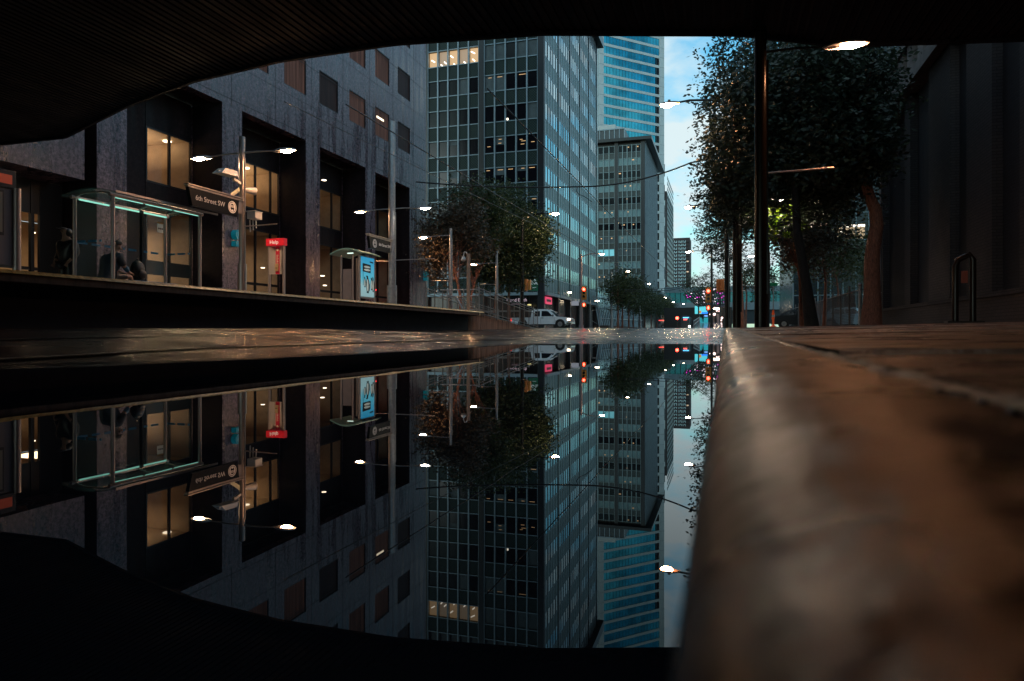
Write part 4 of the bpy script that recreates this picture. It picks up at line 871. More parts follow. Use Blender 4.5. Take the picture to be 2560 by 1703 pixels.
for j in range(5):
    a = (YB+.25 if j == 0 else pBy[j-1]+.18); b = pBy[j]-.18
    for k in range(6): q = a+(b-a)*k/5; mu.fbox(F2, q-.09, q+.09, -.1, .06, 4.78, ZTOP2)
    for zt in tops:
        mu.fbox(F2, a, b, -.1, .04, zt-.03, zt+.05); mu.fbox(F2, a, b, -.1, .045, zt-1.98, zt-1.9)
    mu.fbox(F2, a, b, -.2, .3, 4.42, 4.78)
mu.build('mullion', M_mull, o2); sp.build('spandrel', M_span, o2)
sp = MB(); sq = MB()
for j in range(5):
    a = (YB+.25 if j == 0 else pBy[j-1]+.18); b = pBy[j]-.18
    for zt in tops:
        sp.fbox(F2, a, b, -.25, .02, zt-3.67, zt-1.98)
        for k in range(5):
            q0, q1 = a+(b-a)*k/5, a+(b-a)*(k+1)/5; qm = q0+(q1-q0)*(.35+.4*((k*7+int(zt)*3+j) % 5)/5); sq.fbox(F2, q0, qm, -.25, .0, zt-1.90, zt-.03); sq.fbox(F2, qm+.02, q1, -.25, .0, zt-1.90, zt-.03)
sp.build('street_spandrel', spandrel('street_spandrel_panel', (0.05, 0.10, 0.105), (0.20, 0.31, 0.32)), o2); w = sq.build('street_window', M_paneB, o2); w['kind'] = 'stuff'
# windows facing us, one mesh each
lit = {(6, c) for c in range(5)}
rnd = random.Random(11)
for r in range(8):
    zt = tops[r]
    for c in range(10):
        bl = baysA2 if c < 5 else baysA; q0 = bl[c % 5]+.075; q1 = bl[c % 5+1]-.075; z0, z1 = zt-1.88, zt-.03
        if r == 7 and c < 5:   # the lit office: an open lit room with tubes
            w = MB().fbox(F1, q0, q1, -.34, -.30, z0, z1).build('window', [M_officewall, M_office2][c % 2], o2)
            for (fa, fz, fl_) in ([(.25, .55, .45)], [(.15, .2, .3), (.6, .35, .3)], [(.1, .7, .35), (.5, .15, .35)], [(.5, .2, .3)], [(.1, .8, .5), (.3, .3, .3)])[c]:
                MB().beam((q0+fa, YB+.27, z0+(z1-z0)*fz), (q0+fa+fl_, YB+.27, z0+(z1-z0)*fz-.28), .03, .13).build('light_tube', M_fluo, w)
            continue
        w = MB().fbox(F1, q0, q1, -.20, -.06, z0, z1).build('window', M_winB, o2)
        q = rnd.random(); full = (r == 7 and c in (5, 6, 8, 9)) or (r == 6 and c in (5, 6, 3)) or (r == 5 and c == 9)
        if full or q < .36:
            h = (z1-z0)*(.96 if full else rnd.choice([.2, .28, .5, .95, .45]))
            MB().fbox(F1, q0+.03, q1-.03, -.06, -.045, z1-h, z1-.02).build('blind', M_blind, w)
        if (r in (4,) and c in (5, 6, 8, 9)) or (r == 3 and c >= 5) or (r == 6 and c in (5, 8)) or rnd.random() < .05:
            lm = MB()
            for k in range(rnd.randint(1, 3)):
                s = q0+.15+rnd.random()*.5; z = z1-.2-rnd.random()*.9*(r == 4)-.05
                lm.fbox(F1, s, s+.35+.2*rnd.random(), -.052, -.044, z, z+.05)
            lm.build('office_light', M_ember, w)
MB().fbox(F1, -24.6, -24.4, -.05, -.043, tops[5]-1.8, tops[5]-1.55).build('desk_lamp', M_fluo, o2)
mb = MB(); mb.box(-44, XC+.9, YB-.9, 112.8, ZTOP2, ZTOP2+1.4); mb.build('roof', M_pier, o2)
# ground floor shopfronts
mb = MB(); mb.fbox(F2, 77.5, 110, -.6, -.5, .4, 4.42); mb.build('shop_glass', M_glassdk, o2)
mb = MB(); mb.fbox(F1, -45, XC, -.6, -.5, .4, 4.42); mb.build('shop_glass', M_glassdk, o2)
mb = MB()
for s in (-22, -24.6, -30, -32.5): mb.fbox(F1, s-.04, s+.04, -.5, -.4, .4, 4.4)
mb.fbox(F1, -45, XC, -.5, .0, 2.50, 2.68).fbox(F2, 77.4, 84, -.5, -.0, 2.50, 2.68)
for s in (79.5, 81.2, 86, 88, 93, 95.2, 99): mb.fbox(F2, s-.04, s+.04, -.5, -.4, .4, 4.4)
mb.build('shop_frame', mat('shop_frame', (.2, .17, .16), .4, metal=.3), o2)
# pink-red shop sign, white projecting sign, lease banner, cafe fascia
sg = thing('shop_sign', 'small glowing pink and red sign under the concrete band at the corner', 'sign', (XC, 78.5, 3.8)); ya, yb = atX(1364, -19.9)[1], atX(1380, -19.9)[1]
MB().box(-20.2, -19.9, ya, yb, 3.45, 4.25).build('panel', emis('pink_sign', (.9, .06, .16), .75), sg); MB().box(-19.898, -19.89, ya+.5, yb-.5, 3.7, 3.98).build('printed_bar', mat('sign_dark', (.1, .05, .05), .5), sg)
sg = thing('projecting_sign', 'pale square sign box hanging below the band farther along the street wall', 'sign', (XC, 90, 3.6)); a0 = atD(1434, 86, 753); a1 = atD(1441, 86, 764)
MB().box(a0[0]-.3, a1[0]+.3, a0[1], a0[1]+.15, a1[2], a0[2]).build('box', emis('pale_sign', (.55, .60, .70), .35), sg); MB().box(XC-.1, a0[0]-.3, a0[1]+.05, a0[1]+.1, a0[2]-.1, a0[2]-.02).build('bracket', M_dark, sg)
bnr = thing('lease_banner', 'green banner with white lettering reading FOR LEASE on the corner bay', 'banner', (-21.5, YB-.35, 5.5)); Yb = YB-.34
xa, za = atY(1322, Yb, 728)[0], atY(1322, Yb, 728)[2]; xb, zb = atY(1345, Yb)[0], atY(1345, Yb, 696)[2]
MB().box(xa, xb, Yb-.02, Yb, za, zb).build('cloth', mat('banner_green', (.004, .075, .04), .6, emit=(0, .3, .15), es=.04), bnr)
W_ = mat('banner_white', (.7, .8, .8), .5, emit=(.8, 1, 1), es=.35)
text('lettering', 'FOR', .42, (xa+.5, Yb-.026, zb-.22), (1, 0, 0), (0, 0, 1), W_, bnr); text('lettering', 'LEASE', .40, ((xa+xb)/2+.02, Yb-.026, zb-.56), (1, 0, 0), (0, 0, 1), W_, bnr, bold=.006)
text('lettering', '269-4391', .15, ((xa+xb)/2+.1, Yb-.026, zb-1.08), (1, 0, 0), (0, 0, 1), W_, bnr)
cf = thing('cafe_sign', 'dark cafe fascia sign reading Good Earth above the shopfront', 'sign', (-24, YB-.4, 3.7)); xa, xb = atY(1268, YB-.5)[0], atY(1316, YB-.5)[0]
MB().box(xa, xb, YB-.5, YB-.4, 3.15, 4.25).build('panel', M_signbk, cf)
text('lettering', 'Good Earth', .52, ((xa+xb)/2, YB-.506, 3.85), (1, 0, 0), (0, 0, 1), mat('sign_glow', (.6, .5, .55), .5, emit=(.9, .6, .7), es=.45), cf)
text('lettering', 'COFFEEHOUSE', .2, ((xa+xb)/2, YB-.506, 3.38), (1, 0, 0), (0, 0, 1), mat('sign_glow2', (.4, .3, .35), .5, emit=(.8, .4, .4), es=.2), cf)
pl = thing('pendant_lamp', 'yellow oval pendant lamp glowing inside the cafe window', 'lamp', atD(1320, 79, 762)); x, y, z = atD(1320, 79, 762); y = YB-.7
MB().ell((x, YB-.7, z), (.25, .2, .10), 14, 8).build('shade', emis('yellow_lamp', (1, .85, .35), .9), pl); MB().tube([(x, YB-.7, z+.08), (x, YB-.7, 4.42)], .01, 6).build('cord', M_dark, pl)

# ---------------------------------------------------------------- second office block
Y3 = 182.0; o3 = thing('teal_office_block', 'dark teal glass office block with overhanging roof in mid distance', 'building', (XC, Y3, 1.2)); G1, G2 = FA(Y3), FBx(XC); ZR = 50.3
XC3 = atY(1612, Y3)[0]; L0 = atY(1543, Y3)[0]; L1 = atY(1540, Y3)[0]; LL = L1-(L0-L1)-(XC3-L0); XW = -42.5
MB().box(XW, XC3-.3, Y3+.3, 216, 1, ZR).build('core', M_blackst, o3)
pa = [(XC3-1.0, XC3+.02), (L1-.35, L0+.25), (LL-8.3, LL-7.4)]
mb = MB()
for a, b in pa: mb.fbox(G1, a, b, -.3, .4, 1, ZR)
mb.build('pier', M_pier, o3)
segs = [(L0+.25, XC3-1.0), (LL-.2, L1-.35)]
mu = MB(); sp = MB()
ft = [49.4-3.4*k for k in range(13)]
for a, b in segs:
    for k in range(6): q = a+(b-a)*k/5; mu.fbox(G1, q-.10, q+.10, -.1, .3, 8, ZR-.8)
    for zt in ft: mu.fbox(G1, a, b, -.1, .15, zt-.03, zt+.07); mu.fbox(G1, a, b, -.1, .15, zt-1.84, zt-1.76); sp.fbox(G1, a, b, -.2, .02, zt-3.4, zt-1.84)
mu.build('mullion', mat('dim_mullion', (.20, .27, .29), .4, metal=.3), o3); sp.build('spandrel', mat('dark_teal_panel', (.020, .036, .038), .35, noise=.2), o3)
for r, zt in enumerate(ft):
    for c, (a, b) in enumerate(segs):
        style = M_blindl if (r, c) in ((1, 0), (1, 1), (3, 0), (3, 1), (5, 0), (5, 1), (7, 0), (9, 0), (9, 1), (10, 0)) else (M_winB if r in (0, 2, 4, 6) else M_blind)
        if (r, c) == (8, 1): style = mat('lit_teal_blind', (.25, .5, .55), .5, emit=(.15, .6, .7), es=.55)
        w = MB().fbox(G1, a, b, -.2, -.0, zt-1.76, zt-.03).build('window', style, o3)
        if rnd.random() < .7:
            lm = MB()
            for k in range(rnd.randint(1, 2)):
                s = a+rnd.random()*(b-a-.6); lm.fbox(G1, s, s+.35, .0, .02, zt-.6, zt-.35)
            lm.build('office_light', M_ember, w)
mu = MB(); sp = MB(); wn_ = MB()
for j in range(5):
    a = Y3+.4+6.6*j; b = a+6.0
    for k in range(6): q = a+(b-a)*k/5; mu.fbox(G2, q-.08, q+.08, -1.9+XC3*0, .2, 8, ZR-.8) if False else mu.add([(XC3-.1, q-.08, 8), (XC3+.25, q-.08, 8), (XC3+.25, q+.08, 8), (XC3-.1, q+.08, 8), (XC3-.1, q-.08, ZR), (XC3+.25, q-.08, ZR), (XC3+.25, q+.08, ZR), (XC3-.1, q+.08, ZR)], [(0, 1, 5, 4), (1, 2, 6, 5), (2, 3, 7, 6)])
    for zt in ft: wn_.box(XC3-.3, XC3, a, b, zt-1.76, zt); sp.box(XC3-.3, XC3+.02, a, b, zt-3.4, zt-1.76)
mu.build('street_mullion', M_mull, o3); sp.build('street_spandrel', mat('dark_teal_panel', (.02, .03, .03)), o3); w = wn_.build('street_window', M_mirror2, o3); w['kind'] = 'stuff'
MB().box(XW, XC3+1.9, Y3-1.6, 220, ZR, ZR+.8).build('roof', M_pier, o3)
xp = atY(1561, Y3+6)[0]; ph = MB(); ph.box(XW, xp, Y3+6, 205, ZR+.9, atY(1561, Y3+6, 320)[2]); p3 = ph.build('penthouse', mat('penthouse_panel', (.06, .075, .085), .5), o3)
mu = MB(); k = xp
while k > XW: mu.box(k-.1, k+.1, Y3+5.85, Y3+6, ZR+.9, atY(1561, Y3+6, 320)[2]); k -= 1.35
mu.box(XW, xp+.1, Y3+5.8, Y3+6, atY(1561, Y3+6, 320)[2]-.25, atY(1561, Y3+6, 320)[2]+.05)
mu.build('penthouse_mullion', M_mull, o3)
MB().box(XW, atY(1538, Y3+10)[0], Y3+10, 203, ZR+4.5, atY(1538, Y3+10, 311)[2]).build('roof_plant', mat('pale_plant', (.5, .55, .55), .6), o3)

# ---------------------------------------------------------------- tall chamfered tower
o4 = thing('blue_glass_tower', 'tall pale tower with blue ribbon windows rising behind the office block', 'building', (-35, 270, 1.5))
P0 = Vector((-44.2, 260.6, 0)); dS = Vector((1, 1, 0)).normalized(); dN = Vector((1, -1, 0)).normalized(); Lm = 27.0
def F4(s, n, z): q = P0+dS*s+dN*n; return (q.x, q.y, z)
M_stone = mat('pale_stone', (.50, .60, .62), .6, noise=.08, nscale=.3)
M_blueg = mat('blue_mirror_glass', (0.045, 0.36, 0.46), 0.05, metal=0.85, noise=.45, nscale=.12)
HT = 150.0; fl = 3.87
MB().fbox(F4, -.0, Lm+2.4, -30, -.3, 1.5, HT).build('core', M_stone, o4)
mb = MB(); mb.fbox(F4, Lm, Lm+2.4, -.3, .25, 1.5, HT); mb.fbox(F4, -2.2, 0, -.3, .25, 1.5, HT)
zb0 = 117.3
k0 = -30
for k in range(-29, 9): z = zb0+k*fl; mb.fbox(F4, 0, Lm, -.3, .12, z, z+1.05)
mb.build('stone_band', M_stone, o4)
gl = mat('tower_panel_joint', (.20, .26, .28), .6); mb = MB()
for k in range(-29, 9): z = zb0+k*fl; mb.fbox(F4, Lm, Lm+2.4, .25, .27, z+.4, z+.5); mb.fbox(F4, -2.2, 0, .25, .27, z+.4, z+.5)
mb.build('panel_joint', gl, o4)
for k in range(-29, 9):
    z = zb0+k*fl; wm = MB().fbox(F4, 0, Lm-2.0*(k < -2), -.3, -.05, z+1.05, z+fl).build('window', M_blueg, o4)
    m2 = MB()
    for j in range(1, 18): m2.fbox(F4, Lm*j/18-.05, Lm*j/18+.05, -.06, .03, z+1.05, z+fl)
    m2.build('mullion', mat('tower_mullion', (.03, .14, .18), .4), wm)
    if k < -2: MB().fbox(F4, Lm-2.0, Lm, -.3, -.06, z+1.05, z+fl).build('window', M_winB, o4)
# left flank: pale panels
def F4b(s, n, z): q = P0-dS*2.2+Vector((-1, 1, 0)).normalized()*s+Vector((-1, -1, 0)).normalized()*n; return (q.x, q.y, z)
mb = MB(); mb.fbox(F4b, 0, 28, -.3, .0, 1.5, HT); mb.build('flank', M_stone, o4)
mb = MB()
for k in range(-29, 9): z = zb0+k*fl; mb.fbox(F4b, 0, 28, 0, .04, z, z+.12)
for s in (3.5, 7): mb.fbox(F4b, s, s+.15, 0, .05, 1.5, HT)
mb.build('panel_joint', gl, o4)

# ---------------------------------------------------------------- brown slab and far apartment block
o5 = thing('brown_slab_block', 'tall brown slab block with a white chequered end wall', 'building', (-32, 377, 2)); Y5 = 377.0; x0 = atY(1656, Y5)[0]; x1 = atY(1667, Y5)[0]; z5 = atY(1666, Y5, 478)[2]
M_brown = mat('brown_concrete', (.040, .032, .034), .7); M_pw = mat('white_endwall', (.62, .75, .78), .6)
MB().box(x0-6, x1, Y5, 427, 2, z5).build('wall', M_brown, o5)
MB().box(x0-6, x1-.9, Y5-.3, Y5, 2, z5-5).build('end_panel', M_pw, o5)
mb = MB()
for k in range(7): z = 18+11*k; mb.box(x1-3.0 if k % 2 else x1-2.4, x1-1.0, Y5-.5, Y5-.3, z, z+6.5)
mb.build('end_window', mat('grey_glass', (.06, .08, .09), .3), o5)
mb = MB(); mc = MB()
for r in range(26):
    for c in range(9): y = Y5+2+5.3*c; mb.box(x1, x1+.12, y, y+3.4, 8+3*r, 9.6+3*r); mc.box(x1+.12, x1+.2, y+.2, y+1.0, 8.1+3*r, 9.5+3*r)
w = mb.build('side_window', mat('grey_glass', (.06, .08, .09)), o5); w['kind'] = 'stuff'; w = mc.build('window_frame', M_pw, o5); w['kind'] = 'stuff'
o6 = thing('apartment_block', 'far brown apartment block with rows of white framed windows', 'building', (-33, 560, 4)); Y6 = 560.0; x0 = atY(1683, Y6)[0]; x1 = atY(1724.5, Y6)[0]; z6 = atY(1700, Y6, 595)[2]
MB().box(x0, x1, Y6, 585, 4, z6).build('wall', mat('red_brown_brick', (.055, .042, .045), .8), o6)
cols6 = [atY(u, Y6)[0] for u in (1685.5, 1697, 1707)]; wW = 2.1
for r in range(15):
    z = z6-2.4-2.72*r*1.0
    for x in cols6:
        w = MB().box(x, x+wW, Y6-.15, Y6, z-1.3, z+.2).build('window', mat('apt_window', (.03, .06, .07), .2), o6)
        MB().box(x-.1, x+.45, Y6-.22, Y6-.151, z-1.4, z+.3).box(x+wW*.5-.1, x+wW+.1, Y6-.22, Y6-.151, z-1.4, z-.75).box(x+wW-.35, x+wW+.1, Y6-.22, Y6-.151, z-.75, z+.3).build('frame', mat('apt_frame', (.50, .68, .72), .5), w)
    xb = atY(1715.5, Y6)[0]; MB().box(xb, x1-.5, Y6-.9, Y6, z-1.5, z-.6).build('balcony', mat('balcony_brown', (.03, .024, .026), .7), o6)
    if r in (6, 9): MB().box(xb+.2, x1-.9, Y6-.05, Y6-.01, z-.5, z+.4).build('lit_window', emis('lit_apartment', (1, .75, .5), .8), o6)

# ---------------------------------------------------------------- skybridge, station canopy, far street things
o7 = thing('skybridge', 'enclosed two level skybridge crossing the street in the distance', 'footbridge', (-10, 300, 12)); Y7 = 296.0; xa = atY(1658, Y7)[0]-4; xb = 24
zz = [atY(1700, Y7, v)[2] for v in (718, 732, 735, 757, 776, 792)]
MB().box(xa, xb, Y7, Y7+8, zz[1], zz[0]).box(xa, xb, Y7, Y7+8, zz[4], zz[3]).build('concrete_band', mat('bridge_concrete', (.20, .26, .28), .7, noise=.15, nscale=.5), o7)
MB().box(xa, xb, Y7+.4, Y7+7.5, zz[3], zz[1]).build('glazing', mat('bridge_glass', (.05, .16, .17), .15, emit=(.03, .3, .3), es=.22), o7)
mb = MB(); k = xa
while k < xb: mb.box(k, k+.25, Y7+.2, Y7+.4, zz[3], zz[1]); k += 2.2
mb.build('mullion', M_dark, o7); MB().box(xa, xb, Y7+1, Y7+7, zz[5]-3, zz[4]-.01).build('underside', mat('bridge_shadow', (.03, .04, .045), .7), o7)
# glazed atrium leaning over the pavement
o8 = thing('leaning_glass_atrium', 'sloping ribbed glass atrium leaning out beside the tree row', 'building', (-19, 112, .8))
Pt = atD(1477, 112, 716); Pb = atD(1504, 112, 818); zt0 = Pt[2]; ly = 60
MB().add([(Pt[0], 112, zt0), (Pb[0], 112, .6), (Pb[0]-.2, 112+ly, .9), (Pt[0]+.5, 112+ly, zt0+2.4), (Pt[0]-3, 112, zt0), (Pt[0]-3, 112, .6), (Pt[0]-3, 112+ly, .9), (Pt[0]-3, 112+ly, zt0+2.4)],
         [(0, 1, 2, 3), (4, 7, 6, 5), (0, 4, 5, 1), (3, 2, 6, 7), (0, 3, 7, 4), (1, 5, 6, 2)]).build('glass', mat('atrium_glass', (.06, .10, .11), .15, metal=.5, noise=.4, nscale=.4), o8)
mb = MB()
for k in range(34):
    t = k/33; y = 112+ly*t; mb.beam((Pt[0]+.5*t+.06, y, zt0+2.4*t), (Pb[0]-.2*t+.06, y-3.0, .7), .10)
for k in (0, .25, .5, .75, 1): mb.beam((Pt[0]+(Pb[0]-Pt[0])*k+.08, 112, zt0+(.7-zt0)*k), (Pt[0]+.5+(Pb[0]-.7-Pt[0])*k+.08, 112+ly, zt0+2.4+(.9-zt0-2.4)*k), .12)
mb.build('rib', mat('pale_rib', (.35, .45, .48), .4, metal=.3), o8)
MB().beam((Pt[0], 111.8, zt0), (Pb[0], 111.8, .7), .45).build('edge_beam', M_mull, o8)
MB().box(Pt[0]-1.5, Pb[0]+1.2, 110.8, 172, .3, 1.25).build('base_wall', M_concd, o8)
o9 = thing('entrance_frame', 'slender steel entrance frame and stair rail at the foot of the glass block', 'entrance canopy', (-20, 108, .7))
mb = MB(); q0 = atD(1476, 108, 815); q1 = atD(1496, 108, 815)
for q in (q0, q1): mb.tube([(q[0], 108, .6), (q[0], 108, 3.6)], .06, 8)
mb.beam((q0[0], 108, 3.6), (q1[0]+.3, 108, 3.7), .10).beam((q0[0], 107.8, 2.0), (q1[0]+.2, 107.8, 1.2), .07).beam((q0[0], 108, 6.0), (q1[0]-.3, 108, 5.6), .12).beam((q0[0], 108, 4.3), (q1[0], 108, 4.1), .10)
for k in range(9): x = q0[0]+(q1[0]-q0[0])*k/8; mb.beam((x, 108, 4.2), (x, 108, 5.8), .04)
mb.build('frame', M_galv, o9)

def point(name, loc, e, col, r, parent):
    l = bpy.data.lights.new(name, 'POINT'); l.energy = e; l.color = col; l.shadow_soft_size = r; o = bpy.data.objects.new(name, l); C.objects.link(o)
    o0 = ORG.get(parent.name, (0, 0, 0)); o.parent = parent; o.location = tuple(a-b for a, b in zip(loc, o0)); return o
cn = thing('lattice_canopy', 'dark tilted steel lattice canopy with magenta lights over the far tram stop', 'canopy', (-5, 128, 2)); Y9 = 128.0
def cpnt(u, v, dy=0): return atY(u, Y9+dy, v)
mb = MB(); top = [cpnt(1708, 737), cpnt(1810, 712)]; bot = [cpnt(1744, 766), cpnt(1812, 762)]
for k in range(15):
    t = k/14; a = Vector(top[0]).lerp(Vector(top[1]), t); b = Vector(bot[0]).lerp(Vector(bot[1]), t); mb.beam(a, b, .14); mb.beam(a+Vector((0, 5, .6)), b+Vector((0, 5, 0)), .14)
    if k < 14: a2 = Vector(top[0]).lerp(Vector(top[1]), (k+1)/14); mb.beam(a2, b, .09)
for k in range(7):
    t = k/6; a = Vector(top[0]).lerp(Vector(bot[0]), t); b = Vector(top[1]).lerp(Vector(bot[1]), t); mb.beam(a, b, .11); mb.beam(a+Vector((0, 5, .3)), b+Vector((0, 5, .3)), .11); mb.beam(a, a+Vector((0, 5, .3)), .1)
mb.build('lattice', M_dark, cn)
mb = MB(); mp_ = MB(); rr_ = random.Random(5)
for k in range(90):
    u = 1715+95*rr_.random(); v = 718+42*rr_.random()
    if v < 737-(u-1708)*.2 or v > 740+(u-1708)*.6: continue
    x, y, z = cpnt(u, v, 1+3*rr_.random()); (mp_ if (u < 1755 and v < 745 and rr_.random() < .8) or (u > 1795) else mb).box(x-.10-.1*rr_.random(), x+.12, y, y+.05, z-.05, z+.06)
mb.build('white_light', emis('canopy_white_light', (1, .85, .95), 2.0), cn); mp_.build('magenta_light', emis('canopy_magenta_light', (.9, .02, .7), 2.5), cn)
mb = MB(); q = cpnt(1746, 766); mb.tube([(q[0], 129, .9), (q[0], 129, q[2]+2)], .12, 8); q = cpnt(1800, 766); mb.tube([(q[0], 129, .9), (q[0], 129, q[2]+2)], .12, 8); mb.build('column', M_dark, cn)
st = thing('tram_stop_building', 'brightly lit glass tram stop with blue and cyan panels below the lattice canopy', 'tram stop', (-4, 134, 2)); Y10 = 134.0
def panel(nm, u0, u1, v0, v1, m, dy=0, th=.1):
    a = atY(u0, Y10+dy, v1); b = atY(u1, Y10+dy, v0); return MB().box(a[0], b[0], Y10+dy, Y10+dy+th, a[2], b[2]).build(nm, m, st)
panel('dark_back', 1660, 1830, 768, 822, M_black, 6, 1)
panel('cyan_panel', 1737, 1768, 765, 785, emis('cyan_panel', (.12, .75, .85), .95)); panel('orange_sign', 1745, 1753, 777, 783, emis('orange_panel', (.8, .3, .05), .8), -.3)
panel('blue_sign', 1754, 1769, 780, 785, emis('blue_panel', (.02, .2, .9), 1.6), -.3); panel('blue_sign', 1756, 1769, 788, 792, emis('blue_panel2', (.2, .45, 1.0), 1.2), -.3)
panel('cyan_window', 1748, 1770, 794, 807, emis('cyan_window', (.02, .35, .42), .9)); panel('white_light', 1784, 1798, 771, 773, M_far, -.3); panel('roof', 1782, 1812, 764, 768, mat('stop_roof', (.2, .18, .2), .6), -1, 3)
panel('wall', 1779, 1786, 784, 807, mat('stop_wall', (.3, .22, .18), .6), -.2); panel('wall', 1792, 1799, 786, 807, mat('stop_wall2', (.35, .3, .28), .6), -.2)
for (u, v, s) in ((1786, 786, .25), (1792, 777, .16), (1798, 778, .14), (1805, 795, .2), (1803, 801, .15), (1775, 786, .1)):
    x, y, z = atY(u, Y10-.6, v); MB().ell((x, y, z), (s, .05, s), 10, 6).build('globe_light', emis('globe_light', (1, .7, .65), 3), st)
rw = thing('far_ramp', 'wet sloping ramp shining at the far tram stop with dark handrails', 'ramp', (-6, 108, .8)); a = atD(1736, 92, 820.5); b = atD(1806, 92, 820.5); c = atY(1806, 131, 806); d = atY(1741, 131, 806)
MB().add([a, b, c, d, (a[0], a[1], a[2]-.5), (b[0], b[1], b[2]-.5), (c[0], c[1], -.2), (d[0], d[1], -.2)], [(0, 1, 2, 3), (0, 4, 5, 1), (3, 7, 4, 0), (1, 5, 6, 2), (2, 6, 7, 3)]).build('deck', mat('wet_pale_paving', (.30, .29, .30), .10, noise=.3, rvar=.06, nscale=1.5), rw)
mb = MB(); a = Vector(atD(1734, 90, 822)); b = Vector(atY(1750, 131, 806))
for dz in (.5, 1.0): mb.tube([a+Vector((0, 0, dz)), b+Vector((0, 0, dz))], .045, 6)
for k in range(9): q = a.lerp(b, k/8); mb.tube([q, q+Vector((0, 0, 1.0))], .035, 6)
mb.build('handrail', M_galv, rw)
fp = thing('person', 'distant standing person in dark clothes silhouetted against the lit tram stop', 'person', atY(1757, 128, 807)); bpy.data.objects.remove(fp)
x, y, z = atY(1757, 128, 807)
J = [(0, 0, .95), (0, 0, 1.2), (0, 0, 1.42), (0, 0, 1.55), (0, 0, 1.68), (.1, 0, .85), (.11, 0, .48), (.12, .02, .08), (-.1, 0, .85), (-.11, 0, .48), (-.12, .02, .08), (.2, 0, 1.38), (.25, 0, 1.1), (.24, -.04, .85), (-.2, 0, 1.38), (-.25, 0, 1.1), (-.24, -.04, .85)]
skin_person('person', 'distant standing person in dark clothes silhouetted against the lit tram stop', J, [(0, 1), (1, 2), (2, 3), (3, 4), (0, 5), (5, 6), (6, 7), (0, 8), (8, 9), (9, 10), (2, 11), (11, 12), (12, 13), (2, 14), (14, 15), (15, 16)], [.16, .16, .18, .06, .11, .1, .07, .05, .1, .07, .05, .07, .05, .035, .07, .05, .035], M_black, 0, (x, y, z), 1)
cb = thing('tram', 'distant dark tram with a bright headlight and coloured side lights', 'tram', (-9, 125, .9)); X0, X1 = atY(1703, 124)[0], atY(1722, 124)[0]
zb_, zt_ = .95, atY(1710, 124, 789)[2]
MB().prism([(X0, zb_), (X1, zb_), (X1, zt_-.3), (X1-.3, zt_), (X0+.3, zt_), (X0, zt_-.3)], 124, 150).build('body', mat('tram_body', (.04, .04, .05), .3), cb, .05)
MB().box(X0+.2, X1-.2, 123.95, 124, zb_+1.1, zt_-.5).build('windscreen', M_glassdk, cb)
x, y, z = atY(1722, 121, 816); MB().ell((x, 123.9, z), (.16, .08, .16), 10, 6).build('headlight', emis('tram_headlight', (1, .9, .6), 60), cb)
MB().box(X0+.3, X0+1.3, 123.9, 123.96, zt_-.45, zt_-.3).build('route_light', emis('blue_route', (.1, .5, 1), 3), cb); MB().box(X1-.9, X1-.3, 123.9, 123.96, zt_-.8, zt_-.6).build('tail_light', emis('red_bar', (1, .1, .08), 3), cb)

# ---------------------------------------------------------------- mall buildings behind the trees at left and right of the far street
o11 = thing('low_mall_block', 'low dark mall frontage closing the street on the left beyond the tree row', 'building', (-24, 230, 2))
MB().box(-50, -19, 217, 258, 1.5, 13).build('wall', mat('mall_wall', (.06, .07, .08), .7, noise=.2, nscale=.4), o11); MB().box(-50, -18.6, 216.6, 258, 12, 12.6).build('cornice', M_mull, o11)
mb = MB()
for k in range(9): mb.box(-18.99, -18.9, 219+4.2*k, 222+4.2*k, 3, 6.5)
mb.build('shop_window', emis('mall_window', (.6, .4, .25), .35), o11)
gr = thing('glass_office_building', 'glass grid office building behind the right hand trees with one lit floor', 'building', (20, 86, 0)); Yg = 86.0; xg0, xg1 = 7.5, 40
MB().box(xg0, xg1, Yg, Yg+20, .5, 34).build('wall', mat('grid_glass', (.012, .020, .026), .2, spec=.3, noise=.4, nscale=.3), gr)
mb = MB(); k = xg0
while k < xg1: mb.box(k, k+.14, Yg-.12, Yg, .5, 34); k += 1.32
for r in range(11): mb.box(xg0, xg1, Yg-.08, Yg-.002, 1.2+3.1*r, 1.32+3.1*r)
mb.build('mullion', mat('grid_mullion', (.12, .18, .20), .5), gr)
wx0, wz0 = atY(2092, Yg)[0], atY(2092, Yg, 599)[2]; wx1, wz1 = atY(2162, Yg)[0], atY(2162, Yg, 560)[2]
MB().box(wx0, wx1, Yg-.03, Yg-.001, wz0, wz1).build('lit_window', emis('lit_office_window', (.85, .62, .36), .62), gr)
MB().box(wx1-2.0, wx1, Yg-.05, Yg-.031, wz1-.3, wz1-.05).box(wx0+.3, wx0+1.3, Yg-.05, Yg-.031, wz1-.9, wz1-.75).build('ceiling_light', M_fluo, gr)
wx0, wz0 = atY(2168, Yg)[0], atY(2168, Yg, 333)[2]; wx1, wz1 = atY(2199, Yg)[0], atY(2199, Yg, 296)[2]
MB().box(wx0, wx1, Yg-.03, Yg-.001, wz0, wz1).build('lit_window', emis('lit_office_window2', (.85, .62, .36), .5), gr)
for (u0, u1, v0, v1) in ((1940, 1962, 568, 580), (2035, 2070, 558, 575)):
    a = atY(u0, Yg, v1); b = atY(u1, Yg, v0); MB().box(a[0], b[0], Yg-.03, Yg-.001, a[2], b[2]).build('lit_window', M_fluo if u0 < 2000 else emis('lit_office_window3', (.95, .6, .4), .9), gr)

